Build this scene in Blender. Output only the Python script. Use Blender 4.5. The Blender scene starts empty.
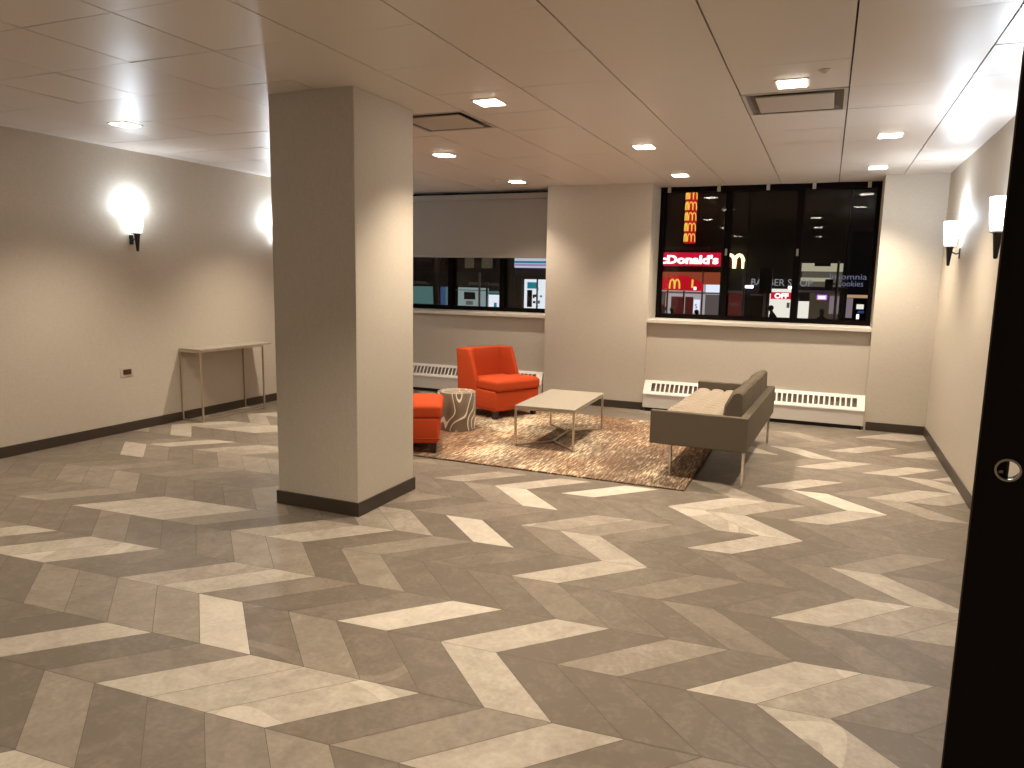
import bpy, bmesh, math, random
from mathutils import Vector, Matrix
random.seed(11)
SC = bpy.context.scene
COL = SC.collection
R = math.radians

# ---------------------------------------------------------------- materials
def lin(c):
    c = c / 255.0
    return c / 12.92 if c <= 0.04045 else ((c + 0.055) / 1.055) ** 2.4

def rgb(r, g, b):
    return (lin(r), lin(g), lin(b), 1.0)

def newmat(name):
    m = bpy.data.materials.new(name)
    m.use_nodes = True
    nt = m.node_tree
    return m, nt, nt.nodes['Principled BSDF']

def plain(name, col, rough=0.5, metal=0.0, noise=0.0, scale=40.0, bump=0.0, stretch=(1, 1, 1), spec=0.5, emit=None, es=0.0):
    m, nt, b = newmat(name)
    b.inputs['Base Color'].default_value = col
    b.inputs['Roughness'].default_value = rough
    b.inputs['Metallic'].default_value = metal
    b.inputs['Specular IOR Level'].default_value = spec
    if emit:
        b.inputs['Emission Color'].default_value = emit
        b.inputs['Emission Strength'].default_value = es
    if noise or bump:
        tc = nt.nodes.new('ShaderNodeTexCoord'); mp = nt.nodes.new('ShaderNodeMapping')
        mp.inputs['Scale'].default_value = stretch
        nz = nt.nodes.new('ShaderNodeTexNoise'); nz.inputs['Scale'].default_value = scale
        nz.inputs['Detail'].default_value = 4
        nt.links.new(tc.outputs['Object'], mp.inputs[0]); nt.links.new(mp.outputs[0], nz.inputs['Vector'])
        if noise:
            mx = nt.nodes.new('ShaderNodeMix'); mx.data_type = 'RGBA'
            mx.inputs[6].default_value = tuple(c * (1 - noise) for c in col[:3]) + (1,)
            mx.inputs[7].default_value = tuple(min(1, c * (1 + noise)) for c in col[:3]) + (1,)
            nt.links.new(nz.outputs['Fac'], mx.inputs[0]); nt.links.new(mx.outputs[2], b.inputs['Base Color'])
        if bump:
            bp = nt.nodes.new('ShaderNodeBump'); bp.inputs['Strength'].default_value = bump
            bp.inputs['Distance'].default_value = 0.002
            nt.links.new(nz.outputs['Fac'], bp.inputs['Height']); nt.links.new(bp.outputs[0], b.inputs['Normal'])
    return m

def glow(name, col, s):
    m = bpy.data.materials.new(name); m.use_nodes = True
    nt = m.node_tree; nt.nodes.clear()
    o = nt.nodes.new('ShaderNodeOutputMaterial'); e = nt.nodes.new('ShaderNodeEmission')
    e.inputs[0].default_value = col; e.inputs[1].default_value = s
    nt.links.new(e.outputs[0], o.inputs[0])
    return m

def ramp(nt, stops):
    r = nt.nodes.new('ShaderNodeValToRGB'); e = r.color_ramp.elements
    e[0].position, e[0].color = stops[0]; e[1].position, e[1].color = stops[-1]
    for p, c in stops[1:-1]:
        k = e.new(p); k.color = c
    return r

def mathn(nt, op, a, b=None, c=None):
    n = nt.nodes.new('ShaderNodeMath'); n.operation = op
    for i, v in enumerate((a, b, c)):
        if v is None: continue
        if isinstance(v, (int, float)): n.inputs[i].default_value = v
        else: nt.links.new(v, n.inputs[i])
    return n.outputs[0]

def wall_mat():
    m, nt, b = newmat('woven wallcovering')
    tc = nt.nodes.new('ShaderNodeTexCoord')
    mp = nt.nodes.new('ShaderNodeMapping'); mp.inputs['Scale'].default_value = (220, 220, 25)
    nz = nt.nodes.new('ShaderNodeTexNoise'); nz.inputs['Scale'].default_value = 1.0; nz.inputs['Detail'].default_value = 3
    mp2 = nt.nodes.new('ShaderNodeMapping'); mp2.inputs['Scale'].default_value = (30, 30, 300)
    n2 = nt.nodes.new('ShaderNodeTexNoise'); n2.inputs['Scale'].default_value = 1.0
    for a, c in ((mp, nz), (mp2, n2)):
        nt.links.new(tc.outputs['Object'], a.inputs[0]); nt.links.new(a.outputs[0], c.inputs['Vector'])
    s = mathn(nt, 'MULTIPLY', mathn(nt, 'ADD', nz.outputs['Fac'], n2.outputs['Fac']), 0.5)
    rp = ramp(nt, [(0.3, WALL_A), (0.7, WALL_B)])
    nt.links.new(s, rp.inputs[0]); nt.links.new(rp.outputs[0], b.inputs['Base Color'])
    b.inputs['Roughness'].default_value = 0.72
    b.inputs['Specular IOR Level'].default_value = 0.3
    bp = nt.nodes.new('ShaderNodeBump'); bp.inputs['Strength'].default_value = 0.12; bp.inputs['Distance'].default_value = 0.001
    nt.links.new(s, bp.inputs['Height']); nt.links.new(bp.outputs[0], b.inputs['Normal'])
    return m

WALL_A = (0.475, 0.42, 0.345, 1); WALL_B = (0.57, 0.507, 0.422, 1)

def floor_mat():
    m, nt, b = newmat('stone look plank tiles')
    at = nt.nodes.new('ShaderNodeAttribute'); at.attribute_name = 'tile'
    sp = nt.nodes.new('ShaderNodeSeparateColor'); nt.links.new(at.outputs['Color'], sp.inputs[0])
    shade, seed, swirl = sp.outputs[0], sp.outputs[1], sp.outputs[2]
    tc = nt.nodes.new('ShaderNodeTexCoord')
    cb = nt.nodes.new('ShaderNodeCombineXYZ')
    nt.links.new(mathn(nt, 'MULTIPLY', seed, 37.0), cb.inputs[0]); nt.links.new(mathn(nt, 'MULTIPLY', seed, 91.0), cb.inputs[1])
    nt.links.new(mathn(nt, 'MULTIPLY', seed, 53.0), cb.inputs[2])
    va = nt.nodes.new('ShaderNodeVectorMath'); va.operation = 'ADD'
    nt.links.new(tc.outputs['Object'], va.inputs[0]); nt.links.new(cb.outputs[0], va.inputs[1])
    def nz(scale, det, dist=0.0, rough=0.6):
        n = nt.nodes.new('ShaderNodeTexNoise'); n.inputs['Scale'].default_value = scale
        n.inputs['Detail'].default_value = det; n.inputs['Distortion'].default_value = dist
        n.inputs['Roughness'].default_value = rough
        nt.links.new(va.outputs[0], n.inputs['Vector']); return n.outputs['Fac']
    cloud = nz(6.0, 8, 0.9, 0.68); fine = nz(45.0, 5); big = nz(1.1, 1, 0.5)
    # wide pale bands that some tiles carry
    band = mathn(nt, 'LESS_THAN', mathn(nt, 'ABSOLUTE', mathn(nt, 'SUBTRACT', big, 0.5)), 0.035)
    band = mathn(nt, 'MULTIPLY', band, mathn(nt, 'GREATER_THAN', swirl, 0.8))
    # fine straight graining along the length of some tiles
    sx = nt.nodes.new('ShaderNodeSeparateXYZ'); nt.links.new(tc.outputs['Object'], sx.inputs[0])
    sgn = mathn(nt, 'MULTIPLY_ADD', at.outputs['Alpha'], 2.0, -1.0)
    across = mathn(nt, 'ADD', sx.outputs[0], mathn(nt, 'MULTIPLY', sgn, sx.outputs[1]))
    along = mathn(nt, 'SUBTRACT', sx.outputs[0], mathn(nt, 'MULTIPLY', sgn, sx.outputs[1]))
    gv = nt.nodes.new('ShaderNodeCombineXYZ')
    nt.links.new(mathn(nt, 'MULTIPLY', across, 42.0), gv.inputs[0]); nt.links.new(mathn(nt, 'MULTIPLY', along, 1.2), gv.inputs[1]); nt.links.new(mathn(nt, 'MULTIPLY', seed, 60.0), gv.inputs[2])
    gn = nt.nodes.new('ShaderNodeTexNoise'); gn.inputs['Scale'].default_value = 1.0; gn.inputs['Detail'].default_value = 2
    nt.links.new(gv.outputs[0], gn.inputs['Vector'])
    gm = mathn(nt, 'MULTIPLY', mathn(nt, 'GREATER_THAN', swirl, 0.3), mathn(nt, 'LESS_THAN', swirl, 0.8))
    grain = mathn(nt, 'MULTIPLY', mathn(nt, 'SUBTRACT', gn.outputs['Fac'], 0.5), mathn(nt, 'MULTIPLY', gm, 0.30))
    v = mathn(nt, 'ADD', shade, mathn(nt, 'MULTIPLY', mathn(nt, 'SUBTRACT', cloud, 0.5), 0.62))
    v = mathn(nt, 'ADD', v, mathn(nt, 'MULTIPLY', mathn(nt, 'SUBTRACT', fine, 0.5), 0.34))
    v = mathn(nt, 'ADD', v, mathn(nt, 'MULTIPLY', band, 0.15)); v = mathn(nt, 'ADD', v, grain)
    rp = ramp(nt, [(0.0, FL[0]), (0.35, FL[1]), (0.62, FL[2]), (1.0, FL[3])])
    nt.links.new(v, rp.inputs[0]); nt.links.new(rp.outputs[0], b.inputs['Base Color'])
    b.inputs['Roughness'].default_value = 0.42
    b.inputs['Specular IOR Level'].default_value = 0.35
    bp = nt.nodes.new('ShaderNodeBump'); bp.inputs['Strength'].default_value = 0.08; bp.inputs['Distance'].default_value = 0.002
    nt.links.new(fine, bp.inputs['Height']); nt.links.new(bp.outputs[0], b.inputs['Normal'])
    return m
FL = [(0.138, 0.110, 0.083, 1), (0.248, 0.206, 0.160, 1), (0.395, 0.343, 0.277, 1), (0.60, 0.535, 0.445, 1)]

def rug_mat():
    m, nt, b = newmat('abrash wool pile')
    tc = nt.nodes.new('ShaderNodeTexCoord')
    def nz(sx, sy, det, off=0.0, dist=0.0):
        mp = nt.nodes.new('ShaderNodeMapping'); mp.inputs['Scale'].default_value = (sx, sy, 1)
        mp.inputs['Location'].default_value = (off, off, 0)
        n = nt.nodes.new('ShaderNodeTexNoise'); n.inputs['Scale'].default_value = 1.0; n.inputs['Detail'].default_value = det
        n.inputs['Distortion'].default_value = dist; n.inputs['Roughness'].default_value = 0.65
        nt.links.new(tc.outputs['Object'], mp.inputs[0]); nt.links.new(mp.outputs[0], n.inputs['Vector']); return n.outputs['Fac']
    streak = nz(62, 7, 5); patch = nz(1.5, 0.9, 3, 4.0); fine = nz(150, 40, 2); rust = nz(1.1, 0.8, 2, 17.0)
    v = mathn(nt, 'ADD', streak, mathn(nt, 'MULTIPLY', mathn(nt, 'SUBTRACT', patch, 0.5), 0.7))
    v = mathn(nt, 'ADD', v, mathn(nt, 'MULTIPLY', mathn(nt, 'SUBTRACT', fine, 0.5), 0.25))
    v = mathn(nt, 'MULTIPLY_ADD', mathn(nt, 'SUBTRACT', v, 0.5), 1.25, 0.5)
    rp = ramp(nt, [(0.36, (0.12, 0.075, 0.050, 1)), (0.47, (0.20, 0.14, 0.093, 1)), (0.58, (0.30, 0.225, 0.155, 1)), (0.67, (0.60, 0.50, 0.34, 1))])
    nt.links.new(v, rp.inputs[0])
    mx = nt.nodes.new('ShaderNodeMix'); mx.data_type = 'RGBA'; mx.blend_type = 'MULTIPLY'
    rr = ramp(nt, [(0.45, (1, 1, 1, 1)), (0.62, (1.0, 0.82, 0.72, 1))])
    nt.links.new(rust, rr.inputs[0]); mx.inputs[0].default_value = 1.0
    nt.links.new(rp.outputs[0], mx.inputs[6]); nt.links.new(rr.outputs[0], mx.inputs[7])
    nt.links.new(mx.outputs[2], b.inputs['Base Color'])
    b.inputs['Roughness'].default_value = 0.95; b.inputs['Specular IOR Level'].default_value = 0.1
    bp = nt.nodes.new('ShaderNodeBump'); bp.inputs['Strength'].default_value = 0.5; bp.inputs['Distance'].default_value = 0.006
    nt.links.new(v, bp.inputs['Height']); nt.links.new(bp.outputs[0], b.inputs['Normal'])
    return m

def agate_mat():
    m, nt, b = newmat('agate line pattern')
    tc = nt.nodes.new('ShaderNodeTexCoord')
    mp = nt.nodes.new('ShaderNodeMapping'); mp.inputs['Scale'].default_value = (1, 1, 0.42)
    n = nt.nodes.new('ShaderNodeTexNoise'); n.inputs['Scale'].default_value = 4.4; n.inputs['Detail'].default_value = 0.0
    n.inputs['Distortion'].default_value = 0.6
    nt.links.new(tc.outputs['Object'], mp.inputs[0]); nt.links.new(mp.outputs[0], n.inputs['Vector'])
    f = mathn(nt, 'FRACT', mathn(nt, 'MULTIPLY', n.outputs['Fac'], 8.0))
    rp = ramp(nt, [(0.0, (0.17, 0.13, 0.09, 1)), (0.66, (0.24, 0.185, 0.13, 1)), (0.71, (0.85, 0.78, 0.66, 1)), (0.84, (0.85, 0.78, 0.66, 1)), (0.89, (0.17, 0.13, 0.09, 1))])
    nt.links.new(f, rp.inputs[0]); nt.links.new(rp.outputs[0], b.inputs['Base Color'])
    b.inputs['Roughness'].default_value = 0.3
    return m

def glass_mat():
    m = bpy.data.materials.new('window glass'); m.use_nodes = True
    nt = m.node_tree; nt.nodes.clear()
    o = nt.nodes.new('ShaderNodeOutputMaterial'); mix = nt.nodes.new('ShaderNodeMixShader')
    t = nt.nodes.new('ShaderNodeBsdfTransparent'); t.inputs[0].default_value = (0.9, 0.9, 0.9, 1)
    g = nt.nodes.new('ShaderNodeBsdfGlossy'); g.inputs['Roughness'].default_value = 0.0
    g.inputs['Color'].default_value = (0.75, 0.75, 0.75, 1)
    fr = nt.nodes.new('ShaderNodeFresnel'); fr.inputs[0].default_value = 1.4
    nt.links.new(fr.outputs[0], mix.inputs[0]); nt.links.new(t.outputs[0], mix.inputs[1]); nt.links.new(g.outputs[0], mix.inputs[2])
    nt.links.new(mix.outputs[0], o.inputs[0])
    return m

M = {}
M['wall'] = wall_mat()
M['floor'] = floor_mat()
M['grout'] = plain('grout', (0.10, 0.083, 0.067, 1), 0.8)
M['rug'] = rug_mat()
M['rug_edge'] = plain('rug binding', (0.10, 0.06, 0.035, 1), 0.9, noise=0.9, scale=60)
M['agate'] = agate_mat()
M['glass'] = glass_mat()
M['panel'] = plain('painted metal ceiling panel', (0.68, 0.61, 0.555, 1), 0.38, metal=0.0, spec=0.5)
M['gap'] = plain('ceiling gap', (0.12, 0.09, 0.075, 1), 0.9)
M['base'] = plain('dark brown vinyl base', (0.045, 0.031, 0.020, 1), 0.45)
M['trimlight'] = plain('painted window sill', (0.58, 0.53, 0.46, 1), 0.5)
M['dark_frame'] = plain('dark bronze window frame', (0.004, 0.002, 0.0015, 1), 0.8, spec=0.08)
M['latch'] = plain('grey latch metal', (0.35, 0.33, 0.30, 1), 0.4, metal=0.6)
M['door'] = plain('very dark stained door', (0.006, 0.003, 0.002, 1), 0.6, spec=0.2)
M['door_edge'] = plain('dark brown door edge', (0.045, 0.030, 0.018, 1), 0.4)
M['brushed'] = plain('brushed steel', (0.45, 0.42, 0.38, 1), 0.3, metal=1.0)
M['black'] = plain('black painted metal', (0.01, 0.01, 0.01, 1), 0.4)
M['white_enamel'] = plain('cream white enamel', (0.78, 0.72, 0.66, 1), 0.4)
M['enamel_low'] = plain('pale grey enamel', (0.60, 0.55, 0.50, 1), 0.45)
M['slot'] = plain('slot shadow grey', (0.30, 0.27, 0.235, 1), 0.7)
M['shade'] = plain('roller shade cloth', (0.27, 0.235, 0.20, 1), 0.85, noise=0.35, scale=3, stretch=(60, 60, 200))
M['shade_bar'] = plain('shade rail', (0.27, 0.235, 0.20, 1), 0.6)
M['bracket'] = plain('shade bracket metal', (0.42, 0.38, 0.30, 1), 0.5)
M['champagne'] = plain('champagne metal', (0.56, 0.47, 0.36, 1), 0.33, metal=0.85)
M['tabletop'] = plain('speckled taupe stone top', (0.33, 0.285, 0.23, 1), 0.32, noise=0.4, scale=55)
M['chrome'] = plain('satin chrome', (0.62, 0.57, 0.50, 1), 0.25, metal=1.0)
M['sofa'] = plain('grey brown tweed', (0.105, 0.083, 0.060, 1), 0.95, noise=0.22, scale=260, bump=0.5, spec=0.1)
M['sofa_seat'] = plain('taupe tufted cloth', (0.27, 0.22, 0.165, 1), 0.95, noise=0.15, scale=260, bump=0.4, spec=0.1)
M['orange'] = plain('orange upholstery', (0.44, 0.055, 0.013, 1), 0.85, noise=0.15, scale=220, bump=0.5, spec=0.15)
M['piping'] = plain('red orange piping', (0.36, 0.035, 0.010, 1), 0.8)
M['dark_leg'] = plain('dark wood leg', (0.015, 0.008, 0.005, 1), 0.4)
M['plate'] = plain('beige outlet plate', (0.50, 0.44, 0.36, 1), 0.4)
M['socket'] = plain('brown socket', (0.05, 0.02, 0.015, 1), 0.4)
M['lens'] = glow('downlight lens', (1.0, 0.90, 0.76, 1), 26.0)
M['lens_ring'] = plain('downlight trim', (0.62, 0.55, 0.48, 1), 0.4)
M['sconce_glass'] = glow('lit opal glass', (.86, 0.94, 1.0, 1), 10.0)
M['vent'] = plain('vent painted metal', (0.48, 0.42, 0.36, 1), 0.4)
M['vent_shade'] = plain('vent recess shade', (0.15, 0.125, 0.105, 1), 0.8)  # shade inside the vent, put into the throat colour

# ---------------------------------------------------------------- mesh helpers
def link(name, bm, mat, parent=None, smooth=False, bev=0.0, seg=2, kind=None):
    me = bpy.data.meshes.new(name)
    if bev:
        bmesh.ops.remove_doubles(bm, verts=bm.verts, dist=1e-6)
        bmesh.ops.bevel(bm, geom=[e for e in bm.edges if len(e.link_faces) == 2 and e.calc_face_angle(0) > 0.5], offset=bev, segments=seg, affect='EDGES', profile=0.5)
    bmesh.ops.recalc_face_normals(bm, faces=bm.faces)
    if smooth:
        for f in bm.faces: f.smooth = True
    bm.to_mesh(me); bm.free()
    for mm in (mat if isinstance(mat, (list, tuple)) else [mat]): me.materials.append(mm)
    if smooth == 'auto':
        me.set_sharp_from_angle(angle=R(40))
    o = bpy.data.objects.new(name, me); COL.objects.link(o)
    if parent: o.parent = parent
    if kind: o['kind'] = kind
    return o

def box(bm, x0, x1, y0, y1, z0, z1, mi=0):
    x0, x1 = sorted((x0, x1)); y0, y1 = sorted((y0, y1)); z0, z1 = sorted((z0, z1))
    v = [bm.verts.new((x, y, z)) for x in (x0, x1) for y in (y0, y1) for z in (z0, z1)]
    for q in ((0, 1, 3, 2), (4, 6, 7, 5), (0, 4, 5, 1), (2, 3, 7, 6), (0, 2, 6, 4), (1, 5, 7, 3)):
        f = bm.faces.new([v[i] for i in q]); f.material_index = mi
    return v

def B(*args):
    bm = bmesh.new()
    for a in args: box(bm, *a)
    return bm

def lathe(bm, prof, cx=0, cy=0, n=24, cap=True, mi=0):
    rings = []
    for r, z in prof:
        rings.append([bm.verts.new((cx + r * math.cos(2 * math.pi * k / n), cy + r * math.sin(2 * math.pi * k / n), z)) for k in range(n)])
    for a, b in zip(rings, rings[1:]):
        for k in range(n):
            f = bm.faces.new((a[k], a[(k + 1) % n], b[(k + 1) % n], b[k])); f.material_index = mi
    if cap:
        bm.faces.new(list(reversed(rings[0]))); bm.faces.new(rings[-1])

def tube(bm, pts, r=0.01, n=8, mi=0, square=False, closed=False):
    pts = [Vector(p) for p in pts]
    if square: n = 4
    rings = []
    N = len(pts)
    for i, p in enumerate(pts):
        if closed:
            d = (pts[(i + 1) % N] - pts[i - 1]).normalized()
        elif i == 0: d = (pts[1] - p).normalized()
        elif i == N - 1: d = (p - pts[-2]).normalized()
        else: d = ((pts[i + 1] - p).normalized() + (p - pts[i - 1]).normalized()).normalized()
        up = Vector((0, 0, 1)) if abs(d.z) < 0.95 else Vector((0, 1, 0))
        a = d.cross(up).normalized(); b = a.cross(d).normalized()
        off = math.pi / 4 if square else 0
        rr = r * (1.4142 if square else 1)
        rings.append([bm.verts.new(p + rr * (a * math.cos(2 * math.pi * k / n + off) + b * math.sin(2 * math.pi * k / n + off))) for k in range(n)])
    pr = list(zip(rings, rings[1:]))
    if closed: pr.append((rings[-1], rings[0]))
    for a, b in pr:
        for k in range(n):
            f = bm.faces.new((a[k], a[(k + 1) % n], b[(k + 1) % n], b[k])); f.material_index = mi
    if not closed:
        bm.faces.new(list(reversed(rings[0]))); bm.faces.new(rings[-1])

def prism(bm, pts, z0, z1):
    a = [bm.verts.new((x, y, z0)) for x, y in pts]; b = [bm.verts.new((x, y, z1)) for x, y in pts]
    n = len(pts)
    bm.faces.new(list(reversed(a))); bm.faces.new(b)
    for k in range(n): bm.faces.new((a[k], a[(k + 1) % n], b[(k + 1) % n], b[k]))

def softbox(bm, cx, cy, cz, sx, sy, sz, r, n=10, fn=None):
    """rounded, subdivided block; fn(x,y,z in -1..1) -> offset vector"""
    b2 = bmesh.new()
    bmesh.ops.create_cube(b2, size=2.0)
    bmesh.ops.subdivide_edges(b2, edges=b2.edges[:], cuts=n, use_grid_fill=True)
    hx, hy, hz = sx / 2, sy / 2, sz / 2
    vm = {}
    for v in b2.verts:
        u = v.co.copy()
        # concentrate samples near the rims
        w = Vector([math.copysign(1 - (1 - abs(c)) ** 1.35, c) for c in u])
        p = Vector((w.x * hx, w.y * hy, w.z * hz))
        q = Vector((max(-hx + r, min(hx - r, p.x)), max(-hy + r, min(hy - r, p.y)), max(-hz + r, min(hz - r, p.z))))
        d = p - q
        if d.length > 1e-9: p = q + d.normalized() * min(r, d.length) if d.length > r else p
        if fn: p = p + Vector(fn(u.x, u.y, u.z))
        vm[v] = bm.verts.new((cx + p.x, cy + p.y, cz + p.z))
    for f in b2.faces:
        g = bm.faces.new([vm[v] for v in f.verts]); g.smooth = True
    b2.free()

def empty(name, loc=(0, 0, 0), rz=0.0, label=None, cat=None, group=None, kind=None):
    o = bpy.data.objects.new(name, None); COL.objects.link(o)
    o.empty_display_size = 0.1
    o.location = loc; o.rotation_euler = (0, 0, rz)
    tag(o, label, cat, group, kind)
    return o

def tag(o, label=None, cat=None, group=None, kind=None):
    if label: o['label'] = label
    if cat: o['category'] = cat
    if group: o['group'] = group
    if kind: o['kind'] = kind
    return o

def copy_tree(o, parent=None):
    c = o.copy(); COL.objects.link(c)
    if parent: c.parent = parent
    for ch in list(o.children): copy_tree(ch, c)
    return c

def text_bm(s, size, depth=0.01, spacing=1.0, width=None, bold=0.0):
    cu = bpy.data.curves.new('txt', 'FONT'); cu.body = s; cu.size = size; cu.extrude = depth / 2; cu.space_character = spacing
    cu.align_x = 'LEFT'; cu.offset = bold; cu.resolution_u = 3
    to = bpy.data.objects.new('txt', cu); COL.objects.link(to)
    bpy.context.view_layer.update()
    dg = bpy.context.evaluated_depsgraph_get()
    me = bpy.data.meshes.new_from_object(to.evaluated_get(dg))
    bm = bmesh.new(); bm.from_mesh(me)
    bpy.data.objects.remove(to); bpy.data.curves.remove(cu); bpy.data.meshes.remove(me)
    xs = [v.co.x for v in bm.verts]; x0 = min(xs); w = max(xs) - x0
    k = (width / w) if width else 1.0
    for v in bm.verts: v.co.x = (v.co.x - x0) * k
    bmesh.ops.rotate(bm, verts=bm.verts, cent=(0, 0, 0), matrix=Matrix.Rotation(R(90), 3, 'X'))
    return bm

def text(name, s, x, y, z, size, mat, parent=None, width=None, depth=0.02, bold=0.0, spacing=1.0):
    bm = text_bm(s, size, depth, spacing, width, bold)
    bmesh.ops.translate(bm, verts=bm.verts, vec=(x, y, z))
    return link(name, bm, mat, parent)

# ---------------------------------------------------------------- room dimensions (metres)
H = 2.685
XL, XR = -6.18, 1.052
YB = -2.6            # wall behind the camera
YP = 8.65            # faces of the piers
YW = 8.705           # wall under the windows
YG = 9.20            # glass
WX0, WX1 = -5.75, -3.255      # left window opening
VX0, VX1 = -1.955, 0.468      # right window opening
ZS = 1.055           # underside of sills

# ---------------------------------------------------------------- floor
TX0, TXO, TW, TSK, TY0, TDY, TSL = -.0107, .1365, .2590, .0016, 3.0925, -.3881, .0682
def TV(j, i):
    x = TX0 + (TXO if j % 2 else 0) + i * TW + TSK * j
    return (x, TY0 + TDY * j + TSL * x)
def seq(j, i0, s):
    return {(j, i0 + k): int(c) for k, c in enumerate(s) if c != '.'}
SH = {}
for j, i0, s in [
    (4, -11, '8385'), (3, -12, '2423445242'), (2, -17, '333333383488835832555'),
    (1, -18, '322255595333382222823'), (0, -19, '888488443684249382638743444'),
    (-1, -21, '33325334552632354352424342'), (-2, -21, '4346388873583363348353587753'),
    (-3, -26, '44344562543463256293583326742'), (-4, -26, '3443424533335636355576448346344'),
    (-5, -27, '3444854366665.445369444828444434'), (-6, -27, '4443445844734.4474473843943483843'),
    (-7, -30, '3344754733334465'), (-7, -10, '344344562594743'), (-8, -30, '33344334878846'), (-8, -8, '4544434838567'),
    (-9, -30, '435864445475'), (-9, -6, '433444448544'), (-10, -6, '54443584844838'), (-11, -6, '4484444444446'),
    (-12, -6, '4444544484874'), (-13, -6, '4445744434444'), (-14, -6, '4454444448844'), (-15, -5, '345474434544')]:
    SH.update(seq(j, i0, s))
# exact readings that override the strings above
SH.update({(1,-16):2,(1,-15):5,(1,-14):4,(1,-13):5,(1,-12):5,(1,-11):9,(1,-10):3,(1,-9):6,(1,-8):3,(1,-7):2,(1,-6):8,(1,-5):2,(1,-4):3,(1,-3):2,(1,-2):2,(1,-1):8,(1,0):2,(1,1):3,(1,-17):2,
 (0,-18):5,(0,-17):8,(0,-16):4,(0,-15):8,(0,-14):8,(0,-13):4,(0,-12):3,(0,-11):6,(0,-10):8,(0,-9):4,(0,-8):2,(0,-7):4,(0,-6):9,(0,-5):3,(0,-4):8,(0,-3):2,(0,-2):6,(0,-1):3,(0,0):8,(0,1):7,(0,2):4,(0,3):3,(0,4):4,
 (2,-13):3,(2,-12):2,(2,-11):8,(2,-10):3,(2,-9):4,(2,-8):8,(2,-7):7,(2,-6):8,(2,-5):3,(2,-4):5,(2,-3):8,(2,-2):3,(2,-1):5,
 (3,-13):2,(3,-12):2,(3,-11):4,(3,-10):2,(3,-9):3,(3,-8):4,(3,-7):5,(3,-6):2,(4,-11):8,(4,-10):3,
 (-1,-20):3,(-1,-19):3,(-1,-18):2,(-1,-17):5,(-1,-16):3,(-1,-15):3,(-1,-14):4,(-1,-13):5,(-1,-12):5,(-1,-11):2,(-1,-10):6,(-1,-9):3,(-1,-8):2,(-1,-7):3,(-1,-6):5,(-1,-5):4,(-1,-4):3,(-1,-3):5,(-1,-2):2,(-1,-1):4,(-1,0):2,(-1,1):4,
 (-2,-20):3,(-2,-19):4,(-2,-18):6,(-2,-17):3,(-2,-16):8,(-2,-15):8,(-2,-14):8,(-2,-13):6,(-2,-12):3,(-2,-11):5,(-2,-10):8,(-2,-9):3,(-2,-8):6,(-2,-7):3,(-2,-6):4,(-2,-5):3,(-2,-4):8,(-2,-3):4,(-2,-2):5,(-2,-1):2,(-2,0):4,(-2,1):8,(-2,2):7,(-2,3):7,
 (-3,-25):4,(-3,-24):3,(-3,-23):4,(-3,-22):5,(-3,-21):5,(-3,-20):6,(-3,-19):2,(-3,-18):4,(-3,-17):2,(-3,-16):4,(-3,-15):6,(-3,-14):3,(-3,-13):3,(-3,-12):6,(-3,-11):6,(-3,-10):2,(-3,-9):9,(-3,-8):3,(-3,-7):5,(-3,-6):8,(-3,-5):3,(-3,-4):2,(-3,-3):4,(-3,-2):2,(-3,-1):5,(-3,0):8,(-3,1):4,(-3,2):3,  # tiles beside the column include its cast shadow in their tone
 (-4,-23):4,(-4,-22):4,(-4,-21):2,(-4,-20):4,(-4,-19):5,(-4,-18):4,(-4,-17):5,(-4,-16):4,(-4,-15):3,(-4,-14):3,(-4,-10):6,(-4,-9):3,(-4,-8):5,(-4,-7):5,(-4,-6):4,(-4,-5):7,(-4,-4):6,(-4,-3):5,(-4,-2):3,(-4,-1):8,(-4,0):3,(-4,1):4,(-4,2):6,(-4,3):3,(-4,4):4,
 (-5,-26):4,(-5,-25):4,(-5,-24):4,(-5,-23):8,(-5,-22):5,(-5,-21):4,(-5,-20):4,(-5,-19):6,(-5,-18):6,(-5,-17):6,(-5,-13):5,(-5,-12):4,(-5,-11):3,(-5,-10):6,(-5,-9):9,(-5,-8):4,(-5,-7):4,(-5,-6):4,(-5,-5):4,(-5,-4):8,(-5,-3):8,(-5,-2):2,(-5,-1):4,(-5,0):4,(-5,1):3,(-5,2):3,
 (-6,-20):8,(-6,-18):7,(-6,-11):4,(-6,-10):3,(-6,-9):7,(-6,-8):3,(-6,-7):8,(-6,-6):3,(-6,-5):9,(-6,-4):3,(-6,-3):3,(-6,-2):8,(-6,-1):7,(-6,0):4,(-6,1):8,(-6,2):4,(-6,3):3,(-6,4):3,
 (-7,-26):7,(-7,-25):5,(-7,-24):8,(-7,-23):3,(-7,-22):3,(-7,-21):3,(-7,-20):4,(-7,-5):5,(-7,-4):7,(-7,-3):2,(-7,-2):5,(-7,-1):9,(-7,0):4,(-7,1):7,(-7,2):3,
 (-8,-22):8,(-8,-19):8,(-8,-2):4,(-8,-1):3,(-8,0):8,(-8,1):3,(-8,2):5,(-8,3):8,(-8,4):7,(-9,-23):7,
 (-9,-4):3,(-9,-3):4,(-9,-2):4,(-9,-1):4,(-9,0):4,(-9,1):4,(-9,2):8,(-10,-2):4,(-10,-1):3,(-10,0):5,(-10,1):8,(-10,2):5,(-10,3):8,(-10,4):4,
 (-11,-3):4,(-11,-2):8,(-11,-1):4,(-11,0):4,(-11,1):4,(-11,2):4,(-12,0):5,(-12,1):4,(-12,2):8,(-12,3):4,(-12,4):8,
 (-13,-2):7,(-14,3):8,(-14,4):8,(-15,-1):7})
SWIRL = {(0,0),(0,1),(1,-1),(2,-6),(-2,1),(-4,-5),(-5,-4),(-5,-3),(-4,-1),(3,-9),(1,-8),(1,-10),(0,-14)}
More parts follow.
